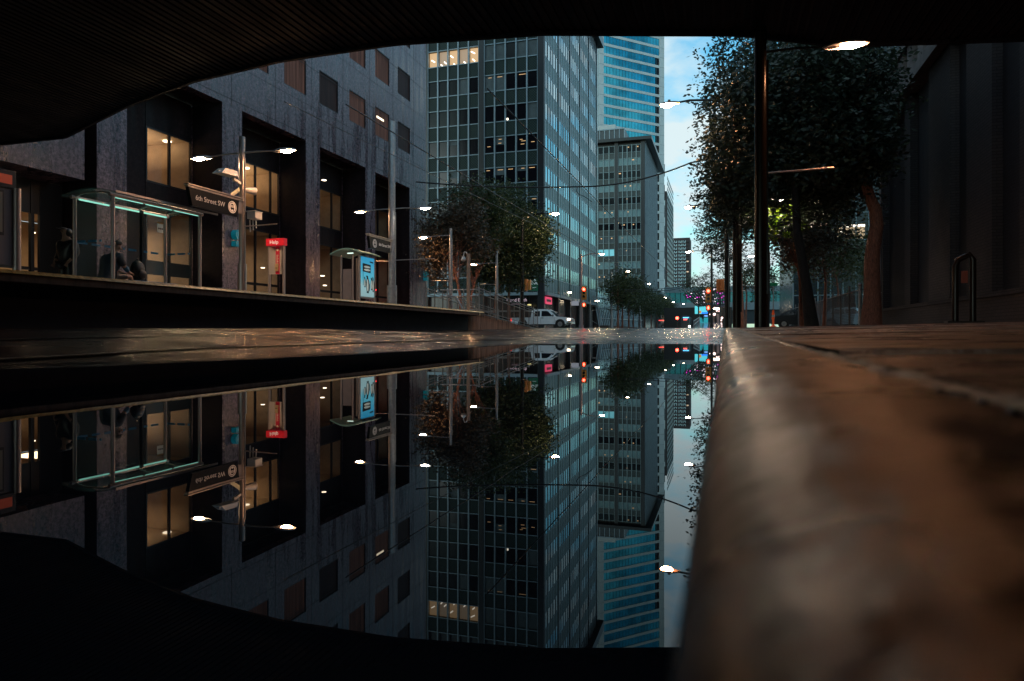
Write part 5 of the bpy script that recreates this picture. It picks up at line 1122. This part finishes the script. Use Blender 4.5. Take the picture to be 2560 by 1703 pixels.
# ---------------------------------------------------------------- brick building, right
XR = 7.0; bb = thing('brick_building', 'dark brick building with tall pilasters and a pale attic band along the pavement', 'building', (XR, 25, .3)); y1 = 36.4
M_brk = brick('brown_brick', (.052, .042, .046), (.038, .032, .038), (.020, .017, .018)); M_brd = brick('dark_brick', (.016, .016, .024), (.012, .012, .019), (.009, .008, .009))
M_attic = mat('attic_concrete', (.17, .15, .155), .7, noise=.3, nscale=2)
MB().box(XR+.35, XR+14, -30, y1, .0, 9.6).build('wall', M_brd, bb)
mb = MB()
for a, b in ((35.95, y1+.003), (31.0, 31.9), (25.9, 28.4), (22.2, 24.3), (17.2, 20.3), (11.5, 14.2), (5.5, 8.2), (-1, 2)): mb.box(XR+.08, XR+.35, a, b, 1.0, 9.6)
mb.build('pilaster', M_brk, bb)
MB().box(XR, XR+.35, -30, y1+.006, .0, 1.0).build('plinth', M_brk, bb); mb = MB()
yy = 10.0
while yy < y1: mb.box(XR-.04, XR+.33, yy, yy+.075, 1.0, 1.13); yy += .09
mb.build('soldier_course', M_brk, bb)
MB().box(XR+.02, XR+14, y1-.01, y1+.03, 1.0, 9.6).build('end_wall', mat('end_concrete', (.26, .21, .21), .7, noise=.3, nscale=3), bb)
mb = MB(); mb.box(XR-.25, XR+14, -30, y1+.2, 9.6, 10.05).box(XR-.30, XR+14, -30, y1+.25, 11.15, 11.5)
yy = 4.0
while yy < y1: mb.box(XR-.20, XR+.1, yy, yy+.75, 10.05, 11.15); yy += 1.5
mb.box(XR+.1, XR+14, -30, y1+.1, 10.05, 11.15); mb.build('attic_band', M_attic, bb)

# ---------------------------------------------------------------- right-hand street furniture and trees
M_R = M_poled
def sz(x, y): return czf(y)+.02*(x-.165)
R1 = lamp_post('dark bronze lamp post nearest the kerb under the skywalk edge', .61, 13.1, sz(.61, 13.1), 5.36, [(1, emis('near_lamp_lens', (1.0, .42, .19), 380.0))], .105, M_R, bar=[(1, 2.86, 1.2)], group='dark lamp posts along the right kerb', armz=4.88)
R2 = lamp_post('dark lamp post between kerb and big tree with long curved arm', .42, 27.2, sz(.42, 27.2), 8.9, [(1, emis('bright_pale_lens', (1.0, .76, .58), 360.0))], .15, M_R, bar=[(1, 2.6, 1.1)], group='dark lamp posts along the right kerb', armz=4.75)
R3 = lamp_post('third dark lamp post on the right, at the street corner', .12, 46.5, gz(-.5, 46.5), 9.0, [(1, M_lampc)], .15, M_R, bar=[(1, 2.7, 1.1), (1, 3.2, 0.6)], group='dark lamp posts along the right kerb', armz=4.6)
def cobra(label, root, x, y, z0, h, s, reach, lens, pm, rad=.13, own=True):
    """a street light arm; adds a pole when it stands on its own"""
    if own:
        t = thing('street_light', label, 'street light', (x, y, z0), 'cobra head street lights'); mb = MB(); mb.tube([(x, y, z0), (x, y, z0+h)], [rad*1.15, rad*.8], 12); mb.tube([(x, y, z0), (x, y, z0+.35)], rad*1.6, 12); mb.build('pole', pm, t)
    else: t = root
    mb = MB(); mb.tube([(x-s*.45, y, z0+h-.55), (x, y, z0+h-.28), (x+s*reach*.35, y, z0+h-.02), (x+s*reach*.7, y, z0+h+.06), (x+s*(reach-.3), y, z0+h+.02)], [.06, .06, .05, .04, .035], 10); mb.build('curved_arm', pm, t)
    sh = MB().ell((x+s*reach, y, z0+h), (.40, .15, .09), 14, 6, -.2, PI/2).box(x+s*reach-.08, x+s*reach+.02, y-.05, y+.05, z0+h+.08, z0+h+.15).build('lamp_head', mat('cobra_head', (.30, .16, .10), .4), t)
    MB().ell((x+s*(reach+.12), y, z0+h-.03), (.24, .13, .11), 14, 6, -PI/2, .2).build('lens', lens, sh); return t
z = sz(.42, 27.2); cobra('', R2, .42, 27.2, z, 8.35*27.2/26.2-.0, -1, 2.45, M_lampw, M_dark, own=False)
z = gz(-.5, 46.5); cobra('', R3, .12, 46.5, z, atD(1727, 46, 523)[2]-z, -1, 2.3, M_lampn, M_dark, own=False)
x4, y4, _ = atD(1779, 70, 821); R4 = cobra('street light on the right beyond the crossing, carrying red traffic signals', None, x4, y4, gz(x4, y4), atD(1721, 70, 627)[2]-gz(x4, y4), -1, 2.2, M_lampn, M_dark)
x0, y0, _ = atD(1305, 48.5, 821); L0_ = cobra('street light in front of the green office block with a dazzling lamp', None, x0, y0, gz(x0, y0), atD(1390, 48.5, 538)[2]-gz(x0, y0), 1, 2.3, M_lampn, M_R)
x1, y1_, _ = atD(1453, 73, 821); L1_ = cobra('street light on the left corner carrying red traffic signals', None, x1, y1_, gz(x1, y1_), atD(1508, 73, 636)[2]-gz(x1, y1_), 1, 2.1, M_lampn, mat('grey_pole', (.22, .16, .16), .5, metal=.3), .16)
x2, y2, _ = atD(1529, 94, 821); L2_ = cobra('street light at the start of the tree row beside the glass atrium', None, x2, y2, gz(x2, y2), atD(1572, 94, 679)[2]-gz(x2, y2), 1, 2.1, M_far, M_galv, .15)
x3, y3, _ = atD(1600, 117, 821); L3_ = cobra('farthest lit street light rising out of the tree row', None, x3, y3, gz(x3, y3), atD(1617, 117, 710)[2]-gz(x3, y3), 1, 1.4, M_far, M_galv, .13)
M_sig = mat('signal_yellow', (.50, .20, .03), .45); M_redl = emis('red_signal_lens', (1.0, .035, .02), 26); M_off = mat('unlit_lens', (.02, .02, .02), .2)
def signal(label, loc, facing, ped=True, s=1.0, red=True, back=False):
    x, y, z = loc; t = thing('traffic_light', label, 'traffic light', loc, 'traffic lights at the crossing'); f = facing
    mb = MB().box(x-.17*s, x+.17*s, y-.10, y+.14, z-.55*s, z+.55*s)
    mb.build('housing', M_sig, t, .03); MB().box(x-.25*s, x+.25*s, y+.02, y+.04, z-.66*s, z+.66*s).build('backboard', M_sig if not back else M_black, t)
    for k, dz in enumerate((.34, 0, -.34)):
        MB().tube([(x, y-f*.10, z+dz*s), (x, y-f*.13, z+dz*s)], .13*s, 16).build('lens', M_redl if (k == 0 and red) else M_off, t)
        mb = MB(); n = 10; vs = []
        for i in range(n+1): a = PI*i/n; vs += [(x+.145*s*math.cos(a), y-f*.10, z+dz*s+.145*s*math.sin(a)), (x+.145*s*math.cos(a), y-f*.32, z+dz*s+.145*s*math.sin(a)-.02)]
        mb.add(vs, [(2*i, 2*i+1, 2*i+3, 2*i+2) for i in range(n)]); mb.build('visor', M_sig, t)
    MB().box(x-.5*s, x-.1*s, y+.05, y+.09, z-.02, z+.02).build('bracket', M_dark, t)
    if ped:
        q = thing('pedestrian_signal', label.replace('traffic light', 'pedestrian signal').replace('three lens', 'square'), 'pedestrian signal', (x, y, z-1.15*s), 'pedestrian signals at the crossing')
        MB().box(x-.2*s, x+.2*s, y-.08, y+.12, z-1.36*s, z-.92*s).build('housing', M_sig, q, .02); MB().ell((x, y-.09, z-1.14*s), (.09*s, .03, .15*s), 10, 8).build('red_hand', M_redl, q)
    return t
q = atD(1462, 72.6, 733); signal('lit red three lens traffic light on the left corner pole', (q[0], q[1]-.4, q[2]), 1, s=1.1)
q = atD(1771, 69.6, 738); signal('lit red three lens traffic light on the right corner pole', (q[0], q[1]-.4, q[2]), 1, s=1.15)
q = atD(1693, 118, 795.5); t = thing('traffic_light', 'single far red signal glowing low at the end of the tree row', 'traffic light', q, 'traffic lights at the crossing')
MB().tube([(q[0], q[1], 1.0), (q[0], q[1], q[2]-.2)], .08, 8).build('post', M_dark, t); MB().tube([(q[0], q[1]-.1, q[2]), (q[0], q[1]-.2, q[2])], .24, 16).build('lens', M_redl, t); MB().box(q[0]-.3, q[0]+.3, q[1]-.1, q[1]+.15, q[2]-.35, q[2]+.35).build('housing', M_black, t)
q = atD(1316, 48.2, 713); t = thing('traffic_light', 'yellow backed traffic light seen from behind near the lease banner', 'traffic light', q, 'traffic lights at the crossing')
MB().box(q[0]-.09, q[0]+.09, q[1]-.15, q[1]+.15, q[2]-.42, q[2]+.42).build('housing', mat('signal_orange', (.62, .22, .05), .45), t, .02); MB().box(q[0]+.13, q[0]+.30, q[1]-.1, q[1]+.2, q[2]-.33, q[2]+.33).build('side_housing', M_sig, t, .02); MB().box(q[0]-.35, q[0], q[1], q[1]+.04, q[2]-.45, q[2]-.41).build('bracket', M_steel, t)
q = atD(1807, 46, 716); t = thing('traffic_light', 'brown backed traffic light seen from behind on the right corner lamp post', 'traffic light', q, 'traffic lights at the crossing')
MB().box(q[0]-.42, q[0]+.10, q[1]-.1, q[1]+.1, q[2]-.38, q[2]+.48).build('backboard', mat('signal_brown', (.30, .11, .03), .5), t, .02); MB().box(q[0]-.16, q[0]+.1, q[1]-.22, q[1]-.1, q[2]-.3, q[2]+.4).build('housing', mat('signal_brown', (.3, .1, .03)), t, .02)

# wires
def cable(name, label, pts, r):
    mb = MB(); mb.tube(pts, r, 6); o = mb.build(name, M_black); return props(o, label, 'cable', 'overhead wires')
def sag(a, b, s, n=16): a = Vector(a); b = Vector(b); return [a.lerp(b, k/n)-Vector((0, 0, s*4*(k/n)*(1-k/n))) for k in range(n+1)]
a = atY(1040, 40, 455); m_ = atY(1445, 40, 467); b = atY(1727, 40, 407); e = atY(1850, 40, 385)
p1 = sag(a, m_, .15)+sag(m_, b, .35)[1:]+[Vector(e)]
cable('span_cable', 'thick black cable sagging across the street between building and trees', p1, .045)
c1 = atY(1444, 40, 466); cable('branch_cable', 'short cable curling down from the thick span cable', [c1, atY(1441, 40, 478), atY(1447, 40, 486), atY(1462, 40, 492), atY(1480, 41, 505)], .02)
cable('contact_wire', 'thin wire over the near track, running along the street', [(-4.4, 12.6, 4.74), (-4.4, 30, 4.78), (-4.4, 62, 4.95), (-4.4, 200, 6.1)], .014)
cable('contact_wire', 'thin wire over the far track beside the platform', [(-7.5, 12.6, 4.74), (-7.5, 30, 4.78), (-7.5, 62, 4.95), (-7.5, 200, 6.1)], .014)
cable('feeder_wire', 'thin wire high over the platform edge crossing the granite wall', [(-9.0, 12.6, 4.95), (-9.0, 30, 5.3), (-9.0, 62, 6.2)], .010)
for k, (v0, v1) in enumerate(((722, 688), (727, 692))):
    a = Vector(atY(1655, 69, v0-(0 if k else -0))); b = Vector(atY(1778, 69, v1-12)); cable('signal_cable', ['upper of two wires strung to the right signal pole', 'lower of two wires strung to the right signal pole'][k], sag(atY(1560, 69, 724+4*k), a, .05)+sag(a, b, .45)[1:], .03)
cable('guy_wire', 'very thin wire from the far apartment block toward the trees', [atY(1728, 60, 601), atY(1800, 60, 593)], .012)

# trees, right
GR = 'trees in the right hand pavement'
tree('street_tree', 'large dark street tree leaning over the kerb beside the second lamp post', (2.77, 24.9, .3), [(2.77, 24.9, .2), (2.60, 24.9, 1.6), (2.32, 24.9, 3.4), (2.25, 25, 5.2), (2.1, 26, 7.0)],
     [((1.6, 27.4, 7.4), (2.3, 2.6, 3.2)), ((3.0, 28.5, 9.0), (3.2, 2.6, 2.2)), ((2.9, 27.8, 6.4), (2.6, 2.2, 1.9)), ((1.9, 26.6, 5.7), (2.0, 1.6, 1.0))], 85000, .17, LF_dark, .19, 190, GR, .5, .5, M_barkshade)
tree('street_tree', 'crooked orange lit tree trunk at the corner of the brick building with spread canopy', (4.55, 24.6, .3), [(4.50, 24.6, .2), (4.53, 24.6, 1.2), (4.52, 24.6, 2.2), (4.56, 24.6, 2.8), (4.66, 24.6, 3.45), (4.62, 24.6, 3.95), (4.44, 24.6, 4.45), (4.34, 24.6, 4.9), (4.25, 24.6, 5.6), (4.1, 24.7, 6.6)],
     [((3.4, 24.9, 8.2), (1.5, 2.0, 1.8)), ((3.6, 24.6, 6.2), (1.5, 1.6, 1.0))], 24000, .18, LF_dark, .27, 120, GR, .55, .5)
tree('street_tree', 'tall leafy tree behind the second lamp post, showing sky through its left edge', (2.0, 38, .4), [(2.0, 38, .3), (2.1, 38, 4), (1.8, 38, 8), (1.6, 38, 10)],
     [((2.2, 38, 12.5), (3.6, 3, 3.4)), ((1.3, 38, 8.6), (2.3, 2.5, 2.0)), ((3.8, 38.5, 9.5), (3.4, 3, 4)), ((2.6, 38.5, 6.6), (3.0, 2.5, 1.5))], 48000, .22, LF_dark, .17, 140, GR, .5, .4, M_barkshade)
tree('street_tree', 'slim street tree at the crossing with thin leafy branches over the road', (1.2, 52, .5), [(1.2, 52, .3), (1.1, 52, 4), (.7, 52, 8)],
     [((-.3, 52, 7.9), (1.6, 1.6, 3.0)), ((1.6, 52, 10.5), (2.4, 2, 2.0))], 13000, .18, LF_dark, .14, 50, GR, .7, .2)
tree('street_tree', 'young tree lit bright yellow green by the lamp behind the first post', (2.9, 29.6, .4), [(2.9, 29.6, .3), (2.85, 29.6, 2.2), (2.6, 29.5, 3.6)],
     [((2.0, 27.9, 4.32), (.5, .35, .30))], 900, .19, leafmat('lit_green_leaves', (.13, .27, .008), (.25, .42, .015), .5), .06, 14, GR, .5, .2)  # leaf colour brightened to carry part of the lamp light
for k, (bx_, by_, hh, rx, nl, lab, lf) in enumerate(((3.6, 36, 4.3, 1.7, 4200, 'small thin tree behind the leaning street tree', LF_brown), (5.3, 42, 5.2, 2.2, 5200, 'bushy small tree in front of the chain link fence', LF_mid), (7.8, 55, 5.4, 3.4, 8000, 'broad low tree between the fence and the glass office building', LF_mid), (12.5, 62, 5.0, 3.4, 6500, 'low green tree just left of the brick corner', LF_mid), (2.6, 62, 4.6, 1.8, 4200, 'round low tree seen between the two dark lamp posts', LF_mid), (1.9, 70, 6.2, 1.8, 2600, 'bronze leaved tree across the side street on the right', LF_brown))):
    z = .4; tree('small_tree', lab, (bx_, by_, z), [(bx_, by_, z-.1), (bx_+.1, by_, hh*.55), (bx_-.1, by_, hh*.9)], [((bx_, by_, hh), (rx, rx*.8, hh*.36))], nl, .17, lf, .09, 36, 'small trees behind the lamp posts on the right', .7)
# trees beyond the ramp, left
GL = 'trees beyond the access ramp'
b = atD(1155, 36, 806); tree('park_tree', 'bronze leaved tree beyond the ramp lit by the lamp at its left', (b[0], b[1], .4), [(b[0], b[1], .3), (b[0]-.1, b[1], 2.0), (b[0]-.6, b[1], 4.2)], [(atD(1122, 37, 590), (1.4, 1.2, 1.8)), (atD(1085, 36.5, 640), (.8, .8, 1.1)), (atD(1175, 37, 570), (1.3, 1.2, 1.4))], 11000, .17, LF_brown, .11, 60, GL, .75)
b = atD(1180, 46, 806); tree('park_tree', 'forked slender tree standing directly behind the ramp railing', (b[0], b[1], .4), [(b[0], b[1], .3), (b[0]-.1, b[1], 2.4), (b[0]+.5, b[1], 4.4)], [(atD(1190, 46, 555), (2.2, 2, 2.3))], 18000, .18, LF_mid, .11, 50, GL, .8)
b = atD(1236, 50, 808); tree('park_tree', 'dark green tree beyond the ramp with the fullest crown', (b[0], b[1], .4), [(b[0], b[1], .3), (b[0]+.1, b[1], 2.4), (b[0]+.3, b[1], 5)], [(atD(1262, 50, 560), (2.6, 2.2, 2.5)), (atD(1250, 50, 650), (2.4, 2, 1.5))], 30000, .19, LF_mid, .14, 80, GL, .8)
b = atD(1272, 54, 808); tree('park_tree', 'rightmost tree of the left park group, tinted yellow by the dazzling street light', (b[0], b[1], .4), [(b[0], b[1], .3), (b[0], b[1], 3), (b[0]+.3, b[1], 6)], [(atD(1318, 51, 580), (1.9, 1.6, 1.7)), (atD(1300, 54, 655), (2.0, 1.8, 1.6))], 18000, .20, LF_mid, .13, 60, GL, .8)
# far tree row
rowpos = [(1545, 88), (1556, 96), (1572, 104), (1583, 112), (1598, 122), (1612, 133), (1628, 145), (1642, 158), (1655, 172), (1668, 188)]
names9 = ['first', 'second', 'third', 'fourth', 'fifth', 'sixth', 'seventh', 'eighth', 'ninth', 'tenth']
for k, (u, d) in enumerate(rowpos):
    b = atD(u, d, 821); h = 6.6+.35*(k % 3)+.012*d; tree('row_tree', f'{names9[k]} tree from the street light in the dark row on the far pavement', (b[0], b[1], gz(b[0], b[1])), [(b[0], b[1], gz(b[0], b[1])-.1), (b[0], b[1], 3), (b[0], b[1], h*.8)], [((b[0]+.4, b[1], h*.72), (2.1, 2.4, h*.28))], 6000, .22, LF_mid, .13, 34, 'row of trees along the far left pavement', .8)
b = atD(1760, 150, 815); tree('far_tree', 'tree rising behind the magenta lit lattice canopy', (b[0], b[1], 1), [(b[0], b[1], 1), (b[0], b[1], 7)], [((b[0], b[1], 10.5), (4.8, 4, 3.0))], 5000, .28, LF_mid, .2, 50, None, .9)

# chain link fence
fc = thing('chain_link_fence', 'chain link fence receding beside the parked cars', 'fence', (5.6, 45, .4)); mb = MB(); Xf = 5.6
for k in range(13): y = 33+2.6*k; mb.tube([(Xf, y, .3), (Xf, y, 2.0+.006*y)], .045, 8)
mb.tube([(Xf, 33, 1.88), (Xf, 64.2, 2.1)], .028, 6); mb.build('post', mat('fence_post', (.08, .085, .09), .5), fc)
mb = MB(); k = 33-1.6
while k < 64:
    for sgn in (1, -1):
        ya, yb = (k, k+1.6) if sgn > 0 else (k+1.6, k); za, zb = .4, 1.9
        if min(ya, yb) >= 33: mb.beam((Xf, ya, za), (Xf, yb, zb), .012)
    k += .16
mb.build('mesh', mat('fence_wire', (.05, .055, .06), .5), fc)
# chain link returns toward the brick wall
MB().tube([(5.6, 33, 1.9), (7.0, 36, 1.9)], .03, 6).build('return_rail', M_galv, fc)
MB().ell((5.6, 33, 2.1), (.10, .10, .09), 12, 6).tube([(5.6, 33, .3), (5.6, 33, 2.05)], .07, 10).build('end_post', M_galv, fc)
# orange delineator, street name sign, hoop, blue box
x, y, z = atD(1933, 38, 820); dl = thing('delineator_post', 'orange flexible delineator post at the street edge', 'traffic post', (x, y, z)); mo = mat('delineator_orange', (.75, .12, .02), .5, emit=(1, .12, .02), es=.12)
MB().tube([(x, y, z+.05), (x, y, z+.98)], .05, 10).tube([(x, y, z+.5), (x, y, z+.82)], .075, 10).build('post', mo, dl); MB().tube([(x, y, z-.02), (x, y, z+.05), (x, y, z+.16)], [.26, .2, .06], 12).build('base', mo, dl); MB().tube([(x, y, z+.60), (x, y, z+.72)], .078, 10).build('reflective_band', M_white, dl)
x, y, z = atD(1931, 40, 711); sn = thing('street_name_sign', 'green street name blade reading ST on a thin pole', 'sign', (x, y, z))
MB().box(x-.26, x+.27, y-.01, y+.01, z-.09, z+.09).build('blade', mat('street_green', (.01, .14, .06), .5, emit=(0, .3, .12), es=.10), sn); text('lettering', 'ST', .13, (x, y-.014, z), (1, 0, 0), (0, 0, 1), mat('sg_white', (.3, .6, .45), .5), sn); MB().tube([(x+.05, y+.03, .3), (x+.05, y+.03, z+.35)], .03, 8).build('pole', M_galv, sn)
x, y, z = 5.0, 14.2, sz(5, 14.2); xa = atY(2388, y)[0]; xb = atY(2432, y)[0]; zh = atY(2388, y, 650)[2]; hp2 = thing('bike_hoop', 'dark tubular hoop stand with a small plate by the brick wall', 'bike stand', (xa, y, z))
MB().tube([(xa, y, z), (xa, y, zh-.12), (xa+.04, y, zh), (xb-.05, y, zh+.09), (xb, y, zh), (xb, y, z)], .055, 12).build('hoop', M_poled, hp2); MB().box(xa+.09, xb-.08, y-.01, y+.01, zh-.42, zh-.2).build('plate', mat('rust_plate', (.16, .05, .04), .6), hp2)
MB().box(xa-.15, xb+.15, y-.12, y+.12, z-.01, z+.02).build('foot_plate', M_dark, hp2)

# ---------------------------------------------------------------- vehicles
M_tyre = mat('tyre', (.012, .012, .013), .8); M_rim = mat('wheel_rim', (.4, .38, .37), .35, metal=.8); M_carglass = mat('car_glass', (.01, .012, .016), .05, spec=.8)
def wheel(parent, c, r, w, s=-1):
    x, y, z = c; t = MB().tube([(x, y-w/2, z), (x, y-w*.35, z), (x, y+w*.35, z), (x, y+w/2, z)], [r*.93, r, r, r*.93], 26).build('wheel', M_tyre, parent)
    MB().tube([(x, y-w/2-.012, z), (x, y-w/2+.01, z)], [r*.58, r*.62], 20).build('rim', M_rim, t)
    mb = MB()
    for k in range(6): a = 2*PI*k/6; mb.beam((x, y-w/2-.02, z), (x+r*.5*math.cos(a), y-w/2-.018, z+r*.5*math.sin(a)), .05, .01, (0, 1, 0))
    mb.disc((x, y-w/2-.03, z), .06, (0, -1, 0), 12, .01); mb.build('spoke', M_galv, t)
def vehicle(name, label, cat, x0, y0, zg, body, cab, windows, wheels, wr, width, m, flip=1, lights=True, extra=None, group=None, winglass=None):
    """side profile along X, width along Y; near side at y0"""
    t = thing(name, label, cat, (x0, y0, zg), group); mp3 = lambda p: (x0+flip*p[0], zg+p[1])
    b = MB().prism([mp3(p) for p in body], y0, y0+width).build('body', m, t, .05)
    # cabin narrows toward the roof
    pr = [mp3(p) for p in cab]; n = len(pr); zmx = max(p[1] for p in pr); zmn = min(p[1] for p in pr)
    ins = lambda z: .16*(z-zmn)/(zmx-zmn)+.03
    vs = [(a, y0+ins(z), z) for a, z in pr]+[(a, y0+width-ins(z), z) for a, z in pr]
    MB().add(vs, [tuple(range(n)), tuple(range(2*n-1, n-1, -1))]+[(i, (i+1) % n, n+(i+1) % n, n+i) for i in range(n)]).build('cabin', m, t, .04)
    for wpoly in windows:
        pw = [mp3(p) for p in wpoly]; k = len(pw)
        vs = [(a, y0+ins(z)-.012, z) for a, z in pw]+[(a, y0+ins(z)+.02, z) for a, z in pw]
        MB().add(vs, [tuple(range(k))]+[(i, (i+1) % k, k+(i+1) % k, k+i) for i in range(k)]).build('side_window', M_carglass, t)
    for wx in wheels:
        MB().tube([(x0+flip*wx, y0-.008, zg+wr), (x0+flip*wx, y0+.02, zg+wr)], wr*1.22, 26).build('wheel_arch', M_black, t)
        for yy in (y0+.10, y0+width-.12): wheel(t, (x0+flip*wx, yy, zg+wr), wr, .24)
    return t, mp3
M_truck = mat('white_truck_paint', (.84, .86, .88), .28, coat=.5, noise=.05, nscale=3)
tx0 = -20.75; ty0 = 66.6; tz = gz(-17.5, 67)+.0
body = [(0.0, .55), (0.05, 1.02), (2.10, 1.05), (2.15, 1.12), (4.60, 1.12), (5.30, 1.08), (5.95, .98), (6.10, .90), (6.14, .55), (5.9, .45), (0.1, .45)]
cab = [(2.12, 1.05), (2.20, 1.70), (2.32, 1.84), (2.6, 1.88), (3.75, 1.86), (3.98, 1.78), (4.75, 1.10)]
wins = [[(2.48, 1.18), (2.50, 1.62), (2.58, 1.72), (3.02, 1.73), (3.03, 1.18)], [(3.20, 1.18), (3.20, 1.73), (3.72, 1.72), (3.9, 1.64), (4.34, 1.20)]]
tk, mp3 = vehicle('pickup_truck', 'white extended cab pickup truck crossing the intersection with headlight on', 'truck', tx0, ty0, tz, body, cab, wins, (1.25, 5.12), .41, 1.95, M_truck)
X = lambda a: tx0+a
MB().add([(X(3.99), ty0+.28, tz+1.76), (X(4.74), ty0+.12, tz+1.13), (X(4.74), ty0+1.83, tz+1.13), (X(3.99), ty0+1.67, tz+1.76), (X(4.02), ty0+.28, tz+1.78), (X(4.78), ty0+.12, tz+1.14), (X(4.78), ty0+1.83, tz+1.14), (X(4.02), ty0+1.67, tz+1.78)], [(4, 5, 6, 7), (0, 1, 5, 4), (2, 3, 7, 6)]).build('windscreen', M_carglass, tk)
mb = MB()
for a in (3.11, 4.52, 2.10): mb.box(X(a), X(a+.015), ty0-.004, ty0+.01, tz+.50, tz+1.08)
mb.build('door_seam', M_dark, tk)
MB().box(X(3.18), X(3.42), ty0-.03, ty0+.0, tz+1.00, tz+1.05).build('door_handle', M_dark, tk)
MB().ell((X(4.42), ty0-.10, tz+1.28), (.08, .12, .11), 12, 8).build('mirror', M_dark, tk)
MB().box(X(5.84), X(6.12), ty0-.01, ty0+.28, tz+.76, tz+.96).build('headlight', emis('headlight_glow', (1, .75, .5), 6), tk, .02)
MB().box(X(5.95), X(6.13), ty0-.012, ty0+.2, tz+.60, tz+.70).build('indicator', mat('amber', (.5, .2, .05), .4), tk)
MB().box(X(6.10), X(6.17), ty0+.3, ty0+1.65, tz+.62, tz+.95).build('grille', M_dark, tk); MB().box(X(5.75), X(6.24), ty0-.03, ty0+1.98, tz+.42, tz+.58).build('bumper', mat('chrome', (.6, .6, .6), .15, metal=1), tk, .03)
MB().box(X(-.1), X(.02), ty0, ty0+1.95, tz+.45, tz+.6).build('rear_bumper', M_rim, tk); MB().box(X(-.01), X(.10), ty0-.01, ty0+.12, tz+.72, tz+1.0).build('tail_light', emis('tail_red', (1, .04, .03), 1.5), tk)
MB().box(X(4.6), X(5.0), ty0-.006, ty0, tz+.70, tz+.75).build('badge', mat('badge_grey', (.2, .2, .2), .4), tk)
MB().box(X(.6), X(5.6), ty0+.3, ty0+1.6, tz+.30, tz+.46).build('chassis', M_black, tk)
MB().box(X(.2), X(2.0), ty0+.15, ty0+1.8, tz+1.0, tz+1.055).build('bed_opening', M_black, tk)
carbody = [(0, .35), (0, .80), (.25, .92), (1.0, .98), (3.2, .98), (4.1, .86), (4.4, .70), (4.42, .35)]; carcab = [(.55, .95), (1.15, 1.38), (1.5, 1.45), (2.5, 1.44), (2.75, 1.36), (3.4, .96)]; carwin = [[(.85, 1.0), (1.22, 1.34), (1.75, 1.37), (1.78, 1.0)], [(1.86, 1.0), (1.86, 1.37), (2.45, 1.36), (3.0, 1.0)]]
for k, (u, d, vb, m, lab) in enumerate(((1932, 56, 817, M_black, 'black sedan parked left of the leaning tree trunk'), (2003, 62, 816, mat('pale_blue_paint', (.35, .48, .55), .3, coat=.5), 'pale car parked behind the trunk and fence'), (2044, 50, 817, mat('silver_blue_paint', (.35, .55, .65), .25, coat=.5), 'silver blue hatchback parked behind the fence right of the trunk'))):
    x, y, z = atD(u, d, vb); t, _ = vehicle('parked_car', lab, 'car', x-(1.8 if k == 1 else 0), y, z-.1, carbody, carcab, carwin, (.85, 3.55), .33, 1.75, m, group='cars parked beyond the fence')
    MB().box(x+4.1-(1.8 if k == 1 else 0), x+4.4-(1.8 if k == 1 else 0), y-.01, y+.3, z+.5, z+.66).build('headlight', M_white, t)
# bits of far traffic
x, y, z = atD(1672, 140, 819); t, _ = vehicle('parked_car', 'distant car with red tail lights at the end of the tree row', 'car', x-2, y, gz(x, y), carbody, carcab, carwin, (.85, 3.55), .33, 1.75, mat('beige_paint', (.25, .22, .2), .4), group='cars in the far street')
MB().box(x-2.0, x+.6, y-.03, y-.01, gz(x, y)+1.5, gz(x, y)+1.62).build('tail_light', emis('far_tail', (1, .08, .06), 3), t)

# far sprinkled street lamps
for (u, v, d) in ((1663, 744, 170), (1684, 755, 190), (1709, 760, 210), (1493, 752, 100), (1423, 731, 92)):
    x, y, z = atD(u, d, v); t = thing('distant_lamp', {1663: 'small far lamp just right of the stone tower edge', 1684: 'tiny far lamp below the skybridge glass', 1709: 'tiny far lamp beside the lattice canopy tip', 1493: 'small pale lamp in front of the glass atrium', 1423: 'small pale lamp before the street wall of the green office block'}[u], 'street light', (x, y, gz(x, y)), 'small lamps along the far street')
    MB().tube([(x-1.0, y, gz(x, y)), (x-1.0, y, z+.3)], .07, 8).build('pole', M_galv, t); MB().tube([(x-1, y, z+.1), (x-.2, y, z+.08)], .03, 6).build('arm', M_galv, t)
    sh = MB().ell((x, y, z+.02), (.35, .2, .12), 12, 5, 0, PI/2).build('lamp_shade', M_galv, t); MB().ell((x, y, z), (.30, .16, .12), 12, 5, -PI/2, 0).build('lens', M_far, sh)
